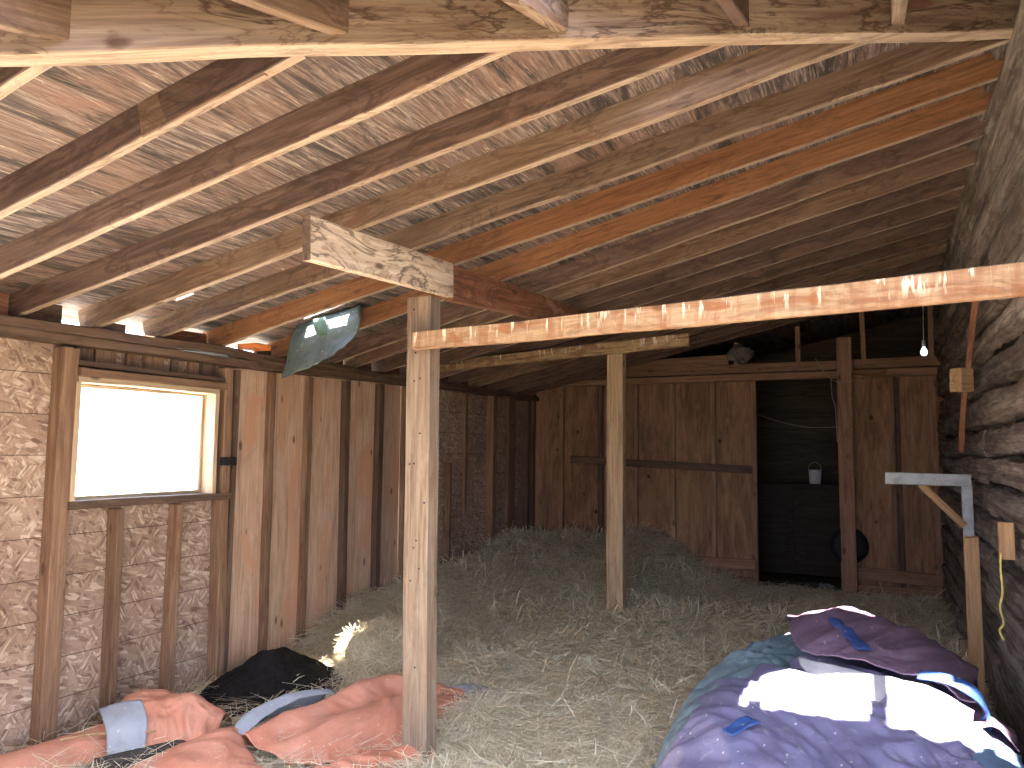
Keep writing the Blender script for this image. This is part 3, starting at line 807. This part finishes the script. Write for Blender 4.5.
def strands(px, py, pz, ln, wd, az, el, curl, rs):
    """numpy strands: centre line of 3 points, flat ribbon; returns verts, quads"""
    n = len(px)
    d = np.stack([np.cos(az) * np.cos(el), np.sin(az) * np.cos(el), np.sin(el)], 1)
    s = np.stack([-np.sin(az), np.cos(az), rs.uniform(-.5, .5, n)], 1)
    s /= np.linalg.norm(s, axis=1)[:, None]
    c = np.stack([px, py, pz], 1)
    bend = np.stack([-np.sin(az) * curl, np.cos(az) * curl, np.abs(curl) * rs.uniform(-.3, 1., n)], 1)
    L = ln[:, None]; Wd = wd[:, None] / 2
    p = [c - d * L / 2, c + bend * L * .5, c + d * L / 2]
    V_ = np.empty((n, 6, 3))
    for k in range(3):
        wk = Wd * (1 if k == 1 else .7)
        V_[:, k * 2] = p[k] - s * wk; V_[:, k * 2 + 1] = p[k] + s * wk
    base = (np.arange(n) * 6)[:, None]
    q = np.concatenate([base + np.array([[0, 1, 3, 2]]), base + np.array([[2, 3, 5, 4]])], 0)
    return V_.reshape(-1, 3), q

def np_mesh(name, verts, quads, matids=None):
    me = bpy.data.meshes.new(name)
    me.vertices.add(len(verts)); me.vertices.foreach_set('co', np.ascontiguousarray(verts, np.float32).ravel())
    me.loops.add(quads.size); me.loops.foreach_set('vertex_index', np.ascontiguousarray(quads, np.int32).ravel())
    me.polygons.add(len(quads)); me.polygons.foreach_set('loop_start', np.arange(0, quads.size, 4, dtype=np.int32))
    if matids is not None: me.polygons.foreach_set('material_index', np.ascontiguousarray(matids, np.int32))
    me.update(calc_edges=True); me.validate()
    return me

def make_hay():
    # bed, its unseen front part added to bounce light upward
    x0, x1, y0, y1, st = -4.08, .56, -.8, 9.02, .06
    nx, ny = int((x1 - x0) / st), int((y1 - y0) / st)
    bed = np.array([(x0 + (x1 - x0) * i / nx, y0 + (y1 - y0) * j / ny, 0) for j in range(ny + 1) for i in range(nx + 1)])
    bed[:, 2] = [hay_h(x, y) - .005 for x, y, _ in bed]
    bq = np.array([(j * (nx + 1) + i, j * (nx + 1) + i + 1, (j + 1) * (nx + 1) + i + 1, (j + 1) * (nx + 1) + i) for j in range(ny) for i in range(nx)])
    N = 270000
    # more strands close to the camera (thinner there), fewer far away
    yy = 2.4 + (9.0 - 2.4) * rng.random(N) ** 1.15
    xx = rng.uniform(-4.05, .5, N)
    keep = np.ones(N, bool)
    for i in range(N):
        x, y = xx[i], yy[i]
        dens = max(sstep(-3.3, -2.5, x + (4.4 - y) * .3), sstep(4.4, 5.2, y))
        dens = max(dens, .18)
        if x < -2.25 and y < 3.75: dens = .07
        if x > -.85 and y < 4.6 and x < .3: dens = .08
        if rng.random() > dens: keep[i] = False
    xx, yy = xx[keep], yy[keep]; n = len(xx)
    zz = np.array([hay_h(x, y) for x, y in zip(xx, yy)])
    ang = np.array([noise.noise(V((x * .9, y * .9, 5.))) for x, y in zip(xx, yy)]) * 3.5
    az = ang + rng.normal(0, .95, n)
    lift = rng.random(n) ** 1.6 * .075
    el = rng.normal(0, .20, n) + (rng.random(n) < .05) * rng.uniform(0, .7, n)
    ln = rng.uniform(.12, .42, n); wd = rng.uniform(.0026, .0062, n)
    far = np.clip((yy - 4.6) / 2.2, 0, 1)
    el = el * (1 + .4 * far) * (1 - .5 * np.clip((yy - 7.6) / 1.0, 0, 1) * (xx > -1.5)); lift = lift * (1 + .6 * far); wd = wd * (1 + .75 * far); ln = ln * (1 + .1 * far)
    near = (yy < 4.5); ln[near] *= .8; wd[near] *= .72
    v, q = strands(xx, yy, zz + lift + .005, ln, wd, az, el, rng.normal(0, .16, n), rng)
    v[:, 2] = np.maximum(v[:, 2], .0)
    v[:, 0] = np.clip(v[:, 0], -4.08, .55); v[:, 1] = np.minimum(v[:, 1], 9.03)
    verts = np.concatenate([bed, v]); quads = np.concatenate([bq, q + len(bed)])
    mid = np.concatenate([np.zeros(len(bq), int), np.ones(len(q), int)])
    me = np_mesh('hay', verts, quads, mid)
    o = link('hay', me); me.materials.append(HAYBED); me.materials.append(STRAW)
    return tag(o, 'loose pale hay spread over the floor and heaped in the back corner', 'hay', kind='stuff')
make_hay()

def hay_clump(name, c, r, n, label, mat=STRAW, bedmat=HAYBED, sd=1):
    rs = np.random.default_rng(sd)
    bm = bmesh.new(); bmesh.ops.create_icosphere(bm, subdivisions=4, radius=1)
    for v in bm.verts:
        k = 1 + .22 * noise.noise(v.co * 1.8 + V((sd, 0, 0)))
        v.co = V((v.co.x * r[0] * k, v.co.y * r[1] * k, max(-.2, v.co.z) * r[2] * k))
    me0 = bpy.data.meshes.new('t'); bm.to_mesh(me0); bm.free()
    bv = np.array([v.co[:] for v in me0.vertices]); bf = np.array([list(p.vertices) + [p.vertices[2]] for p in me0.polygons])
    tris = [tuple(p.vertices) for p in me0.polygons]
    # strands on the surface, laid along the clump's long axis
    th = rs.uniform(0, 2 * np.pi, n); ph = np.arccos(rs.uniform(-.1, 1, n))
    dx, dy, dz = np.cos(th) * np.sin(ph), np.sin(th) * np.sin(ph), np.cos(ph)
    kk = np.array([1 + .22 * noise.noise(V((a * 1.8 + sd, b * 1.8, c_ * 1.8))) for a, b, c_ in zip(dx, dy, dz)])
    px, py, pz = dx * r[0] * kk, dy * r[1] * kk, np.maximum(dz, -.1) * r[2] * kk
    az = rs.normal(.5, .8, n); el = rs.normal(0, .45, n)
    sv, sq = strands(px, py, pz + .01, rs.uniform(.08, .22, n), rs.uniform(.0025, .005, n), az, el, rs.normal(0, .2, n), rs)
    verts = [tuple(v) for v in bv] + [tuple(v) for v in sv]
    faces = tris + [tuple(int(i) + len(bv) for i in f) for f in sq]
    me = mesh_from(name, verts, faces)
    me.materials.append(bedmat); me.materials.append(mat)
    me.polygons.foreach_set('material_index', [0] * len(tris) + [1] * len(sq))
    o = link(name, me, None, None, Matrix.Translation(c))
    return tag(o, label, 'hay')
hay_clump('hay_clump', (-3.14, 4.46, .12), (.27, .24, .25), 3000, 'sunlit clump of hay by the left wall beside the black heap', sd=3)

# black heap by the left wall
def heap():
    BL = plain('black_compost', (.012, .010, .010), .9, 0, .5, 30, bump=1., spec=.2)
    cx, cy, rx, ry, hh = -3.62, 4.02, .42, .55, .30
    n = 60
    vs, fs = [], []
    for j in range(n + 1):
        for i in range(n + 1):
            u, w = -1 + 2 * i / n, -1 + 2 * j / n
            rr = math.hypot(u, w)
            x, y = cx + rx * u * 1.1, cy + ry * w * 1.1
            z = hh * max(0, 1 - rr) ** .8 * (1 + .3 * noise.noise(V((x * 5, y * 5, 2)))) + .02 * noise.noise(V((x * 18, y * 18, 1))) - .02
            vs.append((max(x, -4.07), y, z))
    for j in range(n):
        for i in range(n):
            fs.append((j * (n + 1) + i, j * (n + 1) + i + 1, (j + 1) * (n + 1) + i + 1, (j + 1) * (n + 1) + i))
    o = link('compost_heap', mesh_from('compost_heap', vs, fs, True), BL)
    return tag(o, 'low black heap of compost against the left wall past the window', 'heap')
heap()

# ================================================================ CLOTH
def cr(p0, p1, p2, p3, t):
    return .5 * ((2 * p1) + (p2 - p0) * t + (2 * p0 - 5 * p1 + 4 * p2 - p3) * t * t + (3 * p1 - p0 - 3 * p2 + p3) * t ** 3)

def sheet(name, rows, mat, parent=None, nu=16, wr=.012, freq=6., an=(1., 1.), sd=0., th=.005, floor=None, edge=.012, rot=0.):
    """draped sheet through a grid of 3-D control points (catmull-rom), wrinkled along its normals"""
    R = np.array(rows, float)
    m, n = R.shape[:2]
    def interp(A, k):
        out = []
        c = len(A)
        for i in range(c - 1):
            p0 = A[max(i - 1, 0)] if i > 0 else 2 * A[0] - A[1]
            p3 = A[i + 2] if i + 2 < c else 2 * A[-1] - A[-2]
            for s in range(k):
                out.append(cr(p0, A[i], A[i + 1], p3, s / k))
        out.append(A[-1])
        return np.array(out)
    A = interp(R, nu)
    A = np.transpose(interp(np.transpose(A, (1, 0, 2)), nu), (1, 0, 2))
    H, Wd = A.shape[:2]
    du = np.gradient(A, axis=1); dv = np.gradient(A, axis=0)
    nr = np.cross(du, dv); nr /= (np.linalg.norm(nr, axis=2)[..., None] + 1e-9)
    if nr[..., 2].mean() < 0: nr = -nr
    out = A.copy()
    for j in range(H):
        for i in range(Wd):
            p = A[j, i]
            cr_, sr_ = math.cos(rot), math.sin(rot)
            q = V(((p[0] * cr_ + p[1] * sr_) * freq * an[0], (p[1] * cr_ - p[0] * sr_) * freq * an[1], p[2] * freq * .6 + sd))
            q = q + V((noise.noise(q * .6), noise.noise(q * .6 + V((9, 0, 0))), 0)) * .9
            a = noise.noise(q); b = noise.noise(q * 2.3 + V((3, 1, 0))); c = noise.noise(q * 5.1)
            r = (1 - abs(a) * 2.2)                                   # ridged folds
            k = wr * (r * .95 + (1 - abs(b) * 2.4) * .32 + (1 - abs(c) * 2.6) * .10)
            out[j, i] = p + nr[j, i] * k
            e = min(i, Wd - 1 - i, j, H - 1 - j)
            if e < 3:
                out[j, i][0] += edge * noise.noise(V((p[0] * 12, p[1] * 12, sd))) ; out[j, i][1] += edge * noise.noise(V((p[0] * 12, p[1] * 12, sd + 5)))
            if floor is not None: out[j, i][2] = max(out[j, i][2], floor)
    vs = out.reshape(-1, 3)
    fs = [(j * Wd + i, j * Wd + i + 1, (j + 1) * Wd + i + 1, (j + 1) * Wd + i) for j in range(H - 1) for i in range(Wd - 1)]
    me = mesh_from(name, vs, fs, True)
    o = link(name, me, mat, parent)
    if th:
        md = o.modifiers.new('thick', 'SOLIDIFY'); md.thickness = th; md.offset = 0
    return o

# ---- orange tarp in front of the post
OT = empty('orange_tarp', (-2.6, 3.5, 0), 'crumpled orange tarp lying around the foot of the foreground post', 'tarp')
sheet('sheet', [
    [(-3.02, 3.12, .03), (-3.0, 3.45, .03), (-2.93, 3.85, .04), (-2.78, 4.15, .04), (-2.5, 4.33, .04), (-2.26, 4.42, .04)],
    [(-2.97, 3.08, .12), (-2.93, 3.40, .15), (-2.85, 3.78, .19), (-2.70, 4.05, .20), (-2.46, 4.22, .13), (-2.24, 4.33, .08)],
    [(-2.90, 3.08, .08), (-2.84, 3.34, .09), (-2.74, 3.68, .10), (-2.60, 3.95, .11), (-2.40, 4.12, .10), (-2.22, 4.25, .07)],
    [(-2.84, 3.12, .05), (-2.72, 3.32, .10), (-2.60, 3.60, .15), (-2.46, 3.86, .17), (-2.32, 4.05, .13), (-2.20, 4.18, .07)],
    [(-2.78, 3.16, .02), (-2.60, 3.24, .05), (-2.44, 3.46, .06), (-2.28, 3.66, .08), (-2.20, 3.90, .07), (-2.17, 4.10, .05)],
    [(-2.74, 3.18, .01), (-2.54, 3.20, .015), (-2.36, 3.40, .02), (-2.2, 3.58, .03), (-2.14, 3.84, .03), (-2.14, 4.06, .03)]],
    ORANGE, OT, 20, .022, 4.5, (1.2, .6), sd=1.)
sheet('flap', [
    [(-3.35, 2.72, .02), (-3.27, 2.95, .03), (-3.20, 3.15, .05), (-3.08, 3.17, .06), (-2.96, 3.10, .04)],
    [(-3.22, 2.62, .06), (-3.16, 2.86, .11), (-3.10, 3.05, .14), (-2.98, 3.06, .12), (-2.84, 2.98, .06)],
    [(-3.06, 2.50, .05), (-2.98, 2.68, .10), (-2.90, 2.85, .12), (-2.78, 2.88, .09), (-2.62, 2.88, .05)],
    [(-2.9, 2.40, .02), (-2.80, 2.50, .03), (-2.70, 2.62, .04), (-2.58, 2.72, .04), (-2.45, 2.85, .02)]],
    ORANGE, OT, 20, .018, 4.5, (1.2, .6), sd=4.)
sheet('roll', [
    [(-2.62, 2.80, .02), (-2.46, 3.02, .03), (-2.33, 3.30, .04), (-2.17, 3.55, .03)],
    [(-2.55, 2.76, .09), (-2.40, 2.98, .10), (-2.27, 3.24, .11), (-2.11, 3.50, .09)],
    [(-2.45, 2.72, .06), (-2.32, 2.92, .07), (-2.20, 3.18, .08), (-2.06, 3.44, .06)],
    [(-2.40, 2.70, .01), (-2.28, 2.88, .01), (-2.15, 3.14, .015), (-2.02, 3.40, .01)]],
    ORANGE, OT, 18, .018, 7., sd=7.)
u = sheet('underside', [
    [(-3.10, 3.02, .03), (-3.16, 3.22, .06), (-3.12, 3.52, .08), (-3.02, 3.74, .08)],
    [(-3.05, 3.05, .12), (-3.10, 3.25, .18), (-3.05, 3.53, .20), (-2.96, 3.74, .17)],
    [(-2.98, 3.10, .13), (-3.00, 3.28, .17), (-2.97, 3.53, .19), (-2.90, 3.72, .17)]],
    TARPGREY, OT, 10, .008, 4., sd=9.); u['label'] = 'grey folded-back underside strip'
u = sheet('corner', [
    [(-2.52, 4.34, .07), (-2.38, 4.42, .10), (-2.22, 4.47, .08), (-2.12, 4.46, .05)],
    [(-2.46, 4.26, .12), (-2.34, 4.33, .14), (-2.22, 4.36, .11), (-2.11, 4.40, .06)],
    [(-2.40, 4.17, .10), (-2.31, 4.22, .11), (-2.22, 4.24, .08), (-2.14, 4.28, .04)]],
    TARPGREY, OT, 8, .006, 4., sd=12.); u['label'] = 'grey turned-up corner'
# second tarp by the wall
OB = empty('orange_tarp', (-3.6, 2.9, 0), 'smaller orange tarp bundle with a white patch against the left wall', 'tarp')
sheet('bundle', [
    [(-3.90, 2.98, .02), (-3.86, 3.14, .03), (-3.72, 3.28, .03), (-3.55, 3.38, .03), (-3.36, 3.38, .02)],
    [(-3.80, 2.94, .16), (-3.74, 3.07, .21), (-3.62, 3.18, .22), (-3.47, 3.25, .20), (-3.28, 3.24, .12)],
    [(-3.66, 2.88, .19), (-3.60, 2.98, .23), (-3.50, 3.07, .18), (-3.36, 3.13, .17), (-3.20, 3.12, .08)],
    [(-3.54, 2.83, .10), (-3.48, 2.90, .13), (-3.40, 2.98, .10), (-3.28, 3.04, .11), (-3.13, 3.03, .05)],
    [(-3.46, 2.80, .02), (-3.40, 2.86, .03), (-3.33, 2.93, .02), (-3.22, 2.98, .03), (-3.08, 2.98, .01)]],
    ORANGE, OB, 20, .024, 5.5, sd=15.)
u = sheet('patch', [
    [(-3.73, 2.82, .22), (-3.66, 2.89, .25), (-3.58, 2.96, .25)],
    [(-3.62, 2.78, .17), (-3.54, 2.84, .19), (-3.47, 2.91, .17)],
    [(-3.52, 2.73, .04), (-3.45, 2.77, .05), (-3.39, 2.83, .05)]], TARPGREY, OB, 8, .005, 5., sd=19.); u['label'] = 'whitish patch'
sheet('strip', [
    [(-4.02, 2.20, .01), (-3.98, 2.50, .02), (-3.92, 2.75, .03), (-3.84, 3.00, .05)],
    [(-3.93, 2.20, .07), (-3.88, 2.46, .09), (-3.82, 2.70, .10), (-3.74, 2.93, .12)],
    [(-3.80, 2.20, .04), (-3.76, 2.42, .05), (-3.70, 2.64, .06), (-3.62, 2.85, .07)],
    [(-3.74, 2.20, .005), (-3.70, 2.40, .005), (-3.64, 2.60, .01), (-3.56, 2.80, .02)]], ORANGE, OB, 10, .010, 5., sd=22.)
o = board('old_plank', (-3.46, 2.62, .045), (-3.22, 3.13, .05), .12, .06, W_GREYBOARD, None, wob=.006, taper=.7); tag(o, 'dark weathered plank on the floor between the two orange tarps', 'board')
o = tube('stick', [(-3.74, 2.62, .13), (-3.66, 2.74, .135), (-3.52, 2.84, .13), (-3.40, 2.90, .14)], .008, W_BOARD, taper=.6); tag(o, 'thin pale stick lying across the small orange tarp', 'stick')
o = board('loose_board', (-.46, 8.25, .085), (-.10, 7.84, .085), .09, .02, W_BOARD); tag(o, 'short pale board lying on the hay in front of the doorway', 'board')

o = sheet('plastic_scrap', [[(-2.18, 3.78, .05), (-2.12, 3.84, .06), (-2.06, 3.88, .05)], [(-2.13, 3.72, .075), (-2.07, 3.77, .08), (-2.01, 3.82, .06)], [(-2.09, 3.67, .05), (-2.03, 3.71, .05), (-1.97, 3.76, .04)]], plain('pale_blue_plastic', (.30, .40, .55), .4, 0, .3, 14), None, 8, .012, 12., sd=26.)
tag(o, 'small pale blue plastic scrap on the hay beside the orange tarp', 'scrap')
# ---- canvas pile at right
PT = empty('canvas_tarp', (-.3, 3.6, 0), 'big purple canvas blanket covering the front of the heap at right', 'blanket')
sheet('sheet', [
    [(-0.938, 4.491, 0.050), (-0.624, 4.209, 0.396), (-0.348, 4.106, 0.573), (-0.044, 4.019, 0.617), (0.191, 3.915, 0.556), (0.369, 3.822, 0.440)],
    [(-0.978, 4.060, 0.084), (-0.679, 3.637, 0.504), (-0.365, 3.671, 0.608), (-0.070, 3.654, 0.643), (0.191, 3.584, 0.591), (0.383, 3.480, 0.469)],
    [(-0.955, 3.623, 0.100), (-0.661, 3.236, 0.521), (-0.365, 3.254, 0.617), (-0.070, 3.254, 0.617), (0.191, 3.236, 0.573), (0.392, 3.184, 0.486)],
    [(-0.916, 3.195, 0.100), (-0.626, 2.854, 0.495), (-0.331, 2.871, 0.591), (-0.052, 2.871, 0.573), (0.191, 2.888, 0.556), (0.392, 2.871, 0.469)],
    [(-0.841, 2.798, 0.084), (-0.591, 2.580, 0.381), (-0.296, 2.506, 0.495), (-0.044, 2.506, 0.486), (0.191, 2.523, 0.469), (0.398, 2.624, 0.352)],
    [(-0.780, 2.580, 0.010), (-0.600, 2.580, 0.020), (-0.320, 2.560, 0.020), (-0.050, 2.560, 0.020), (0.200, 2.580, 0.020), (0.420, 2.600, 0.020)]],
    PURPLE, PT, 32, .052, 4.2, (1.3, .40), rot=.75, sd=30., th=.006, floor=.0)
# patches of blue on the purple canvas
u = sheet('patch', [[(-0.520, 2.800, 0.634), (-0.450, 2.900, 0.662)], [(-0.480, 2.760, 0.634), (-0.405, 2.860, 0.662)]], BLUE, PT, 10, .006, 8., sd=31.); u['label'] = 'blue patch'

FL = empty('canvas_tarp', (0., 4.5, .5), 'plum canvas folded on top of the heap, with blue trim and white lining', 'blanket')
sheet('sheet', [
    [(-0.435, 4.503, 0.573), (-0.217, 4.607, 0.608), (0.017, 4.503, 0.591), (0.191, 4.329, 0.556), (0.348, 4.128, 0.504)],
    [(-0.452, 4.246, 0.743), (-0.235, 4.333, 0.795), (0.000, 4.246, 0.769), (0.174, 4.107, 0.734), (0.331, 3.933, 0.656)],
    [(-0.400, 3.880, 0.739), (-0.191, 3.880, 0.782), (0.000, 3.828, 0.756), (0.174, 3.706, 0.730), (0.313, 3.619, 0.660)],
    [(-0.331, 3.689, 0.704), (-0.139, 3.584, 0.721), (0.035, 3.532, 0.713), (0.174, 3.480, 0.695), (0.296, 3.463, 0.643)]],
    PLUM, FL, 24, .022, 5., (1.2, .5), rot=-.6, sd=41., th=.006)
def ribbon(name, pts, w, mat, parent, up=(0, 0, 1), th=.006, sd=0.):
    rows = [[], [], []]
    P = [V(p) for p in pts]
    for i, p in enumerate(P):
        d = (P[min(i + 1, len(P) - 1)] - P[max(i - 1, 0)]).normalized()
        s = d.cross(V(up)).normalized()
        rows[0].append(tuple(p - s * w / 2)); rows[1].append(tuple(p + V(up) * .004)); rows[2].append(tuple(p + s * w / 2))
    return sheet(name, rows, mat, parent, 8, .003, 8., sd=sd, th=th)
u = ribbon('trim', [(-0.261, 4.159, 0.795), (-0.209, 3.985, 0.804), (-0.148, 3.811, 0.791), (-0.087, 3.654, 0.765)], .055, BLUE, FL, sd=2.); u['label'] = 'blue trim band'
u = ribbon('trim', [(0.113, 3.506, 0.730), (0.200, 3.463, 0.734), (0.278, 3.445, 0.704), (0.322, 3.480, 0.643), (0.326, 3.506, 0.573), (0.313, 3.515, 0.521)], .05, BLUE, FL, up=(0, -.5, .86), sd=3.); u['label'] = 'blue edge trim'
u = sheet('lining', [
    [(-0.348, 3.671, 0.695), (-0.174, 3.567, 0.708), (0.000, 3.497, 0.704), (0.157, 3.454, 0.691), (0.287, 3.445, 0.634)],
    [(-0.313, 3.584, 0.660), (-0.139, 3.471, 0.669), (0.017, 3.410, 0.660), (0.157, 3.393, 0.652), (0.270, 3.410, 0.582)],
    [(-0.261, 3.497, 0.626), (-0.104, 3.393, 0.634), (0.035, 3.341, 0.626), (0.157, 3.341, 0.617), (0.252, 3.376, 0.556)]], LINING, FL, 10, .008, 5., sd=44.); u['label'] = 'pale lining'

TE = empty('canvas_tarp', (-.85, 4.4, 0), 'faded teal canvas showing along the left side of the heap', 'blanket')
sheet('sheet', [
    [(-0.932, 3.331, 0.034), (-0.991, 3.747, 0.034), (-1.021, 4.164, 0.034), (-1.007, 4.540, 0.050), (-0.928, 4.935, 0.050), (-0.649, 5.169, 0.067)],
    [(-0.813, 3.087, 0.321), (-0.833, 3.405, 0.381), (-0.834, 3.745, 0.411), (-0.800, 4.024, 0.440), (-0.696, 4.263, 0.478), (-0.496, 4.454, 0.495)],
    [(-0.699, 2.990, 0.455), (-0.713, 3.323, 0.521), (-0.705, 3.689, 0.556), (-0.661, 3.950, 0.591), (-0.574, 4.176, 0.617), (-0.409, 4.333, 0.643)],
    [(-0.574, 3.010, 0.495), (-0.574, 3.341, 0.547), (-0.548, 3.671, 0.591), (-0.505, 3.915, 0.626), (-0.435, 4.089, 0.660), (-0.287, 4.211, 0.678)],
    [(-0.392, 3.045, 0.469), (-0.392, 3.341, 0.504), (-0.365, 3.671, 0.556), (-0.331, 3.880, 0.608), (-0.278, 4.019, 0.643), (-0.174, 4.124, 0.669)]],
    TEAL, TE, 20, .026, 6.5, sd=50., th=.006, floor=0.)
BC = empty('canvas_tarp', (0.365, 3.045, 0.469), 'light blue canvas corner with white edge at the foot of the log wall', 'blanket')
sheet('sheet', [
    [(0.235, 3.289, 0.539), (0.313, 3.358, 0.556), (0.409, 3.376, 0.521)],
    [(0.217, 3.088, 0.573), (0.304, 3.132, 0.582), (0.409, 3.149, 0.530)],
    [(0.209, 2.871, 0.556), (0.304, 2.906, 0.556), (0.409, 2.923, 0.504)]], plain('pale_blue_canvas', (.12, .19, .30), .6, 0, .3, 8), BC, 10, .012, 6., sd=60.)
ribbon('edge', [(0.231, 3.306, 0.556), (0.217, 3.088, 0.586), (0.209, 2.871, 0.569)], .02, LINING, BC, sd=61.)
DC = empty('canvas_tarp', (0.348, 3.567, 0.469), 'dark folded canvas with white lining between the heap and the log wall', 'blanket')
sheet('sheet', [
    [(0.226, 3.845, 0.504), (0.313, 3.880, 0.521), (0.418, 3.863, 0.469)],
    [(0.235, 3.611, 0.556), (0.331, 3.637, 0.573), (0.426, 3.619, 0.521)],
    [(0.217, 3.410, 0.573), (0.331, 3.428, 0.582), (0.426, 3.410, 0.530)]], PLUM, DC, 10, .02, 6., sd=64.)
sheet('lining', [
    [(0.287, 4.019, 0.469), (0.348, 4.019, 0.486), (0.404, 4.042, 0.440)],
    [(0.287, 3.915, 0.521), (0.348, 3.915, 0.539), (0.400, 3.898, 0.495)],
    [(0.287, 3.828, 0.513), (0.348, 3.828, 0.521), (0.400, 3.811, 0.478)]], LINING, DC, 8, .01, 6., sd=66.)

# ---- torn roofing hanging from the roof hole
HF = empty('roofing_felt', (-3.4, 4.2, 2.4), 'torn grey-green roofing felt hanging through a hole in the roof', 'roofing')
FELT = cloth_mat('roofing_felt', (.17, .21, .20), (.09, .115, .11), (.42, .46, .46), .7, .45)
sheet('sheet', [
    [(-3.695, 4.22, 2.47), (-3.5, 4.22, 2.515), (-3.327, 4.22, 2.53), (-3.16, 4.22, 2.567)],
    [(-3.70, 4.15, 2.346), (-3.489, 4.15, 2.376), (-3.302, 4.15, 2.407), (-3.12, 4.15, 2.436)],
    [(-3.685, 4.1, 2.213), (-3.494, 4.1, 2.246), (-3.291, 4.1, 2.284), (-3.128, 4.1, 2.322)],
    [(-3.651, 4.02, 2.059), (-3.472, 4.02, 2.114), (-3.289, 4.02, 2.174), (-3.129, 4.02, 2.246)]], FELT, HF, 10, .010, 6., sd=70., th=.004, edge=.02)
sheet('torn_strip', [
    [(-3.48, 4.12, 2.47), (-3.38, 4.12, 2.48)],
    [(-3.44, 4.07, 2.39), (-3.33, 4.07, 2.40)],
    [(-3.38, 4.04, 2.33), (-3.31, 4.04, 2.34)]], plain('green_felt', (.10, .17, .11), .7, 0, .3, 12), HF, 8, .006, 6., sd=72., th=.003)
o = boxm('eave_scrap', (-4.02, 3.96, 2.275), (-3.86, 4.12, 2.31), plain('orange_plastic', (.75, .22, .05), .5, 0, .15, 8)); tag(o, 'small bright orange scrap on the wall plate at the roof hole', 'scrap')

# ================================================================ LIGHT
w = bpy.data.worlds.new('sky'); S.world = w; w.use_nodes = True
bg = w.node_tree.nodes['Background']
bg.inputs[0].default_value = (.70, .80, 1.0, 1); bg.inputs[1].default_value = 3.6
sl = bpy.data.lights.new('sun', 'SUN'); sl.energy = 42; sl.angle = .0093; sl.color = (1., .95, .86)
so = bpy.data.objects.new('sun', sl); COL.objects.link(so)
so.rotation_euler = V((.16, .60, -1.0)).to_track_quat('-Z', 'Y').to_euler()
def portal(name, loc, rot, sx, sy):
    l = bpy.data.lights.new(name, 'AREA'); l.shape = 'RECTANGLE'; l.size = sx; l.size_y = sy
    l.cycles.is_portal = True
    o = bpy.data.objects.new(name, l); COL.objects.link(o); o.location = loc; o.rotation_euler = rot
portal('door_portal', (-.425, -.96, .95), (math.radians(90), 0, 0), 1.75, 1.9)
portal('roof_portal', (-1.55, .25, zfront(.25) + RD), (math.atan(FS_), 0, 0), 4.1, 2.6)
portal('side_portal', (.67, .9, 1.37), (math.radians(90), 0, math.radians(90)), 2.8, 2.75)
portal('left_portal', (-4.17, 1.3, 1.3), (math.radians(90), 0, math.radians(-90)), 1.28, 1.6)
portal('window_portal', (-4.16, 3.29, 1.62), (math.radians(90), 0, math.radians(-90)), 1.0, .7)

# ================================================================ CAMERA
cam = bpy.data.cameras.new('camera'); co = bpy.data.objects.new('camera', cam); COL.objects.link(co)
cam.sensor_width = 36; cam.lens = 769. / 1024 * 36; cam.clip_start = .02
yaw, pitch, roll = math.radians(25.6), math.radians(4.83), math.radians(.55)
fw = V((-math.sin(yaw) * math.cos(pitch), math.cos(yaw) * math.cos(pitch), math.sin(pitch)))
r0 = V((math.cos(yaw), math.sin(yaw), 0)); u0 = r0.cross(fw)
r = r0 * math.cos(roll) + u0 * math.sin(roll); u = u0 * math.cos(roll) - r0 * math.sin(roll)
M = Matrix.Identity(4)
for i in range(3): M[i][0], M[i][1], M[i][2] = r[i], u[i], -fw[i]
M[0][3], M[1][3], M[2][3] = 0, 0, 1.6
co.matrix_world = M
S.camera = co

for o in S.objects:
    if '_w' in o.keys(): del o['_w']
S.cycles.max_bounces = 10; S.cycles.diffuse_bounces = 6; S.cycles.glossy_bounces = 3
S.cycles.sample_clamp_indirect = 8
S.cycles.use_denoising = True
S.view_settings.view_transform = 'Standard'; S.view_settings.look = 'None'
S.view_settings.gamma = 1; S.view_settings.use_curve_mapping = False
S.view_settings.exposure = 1.75
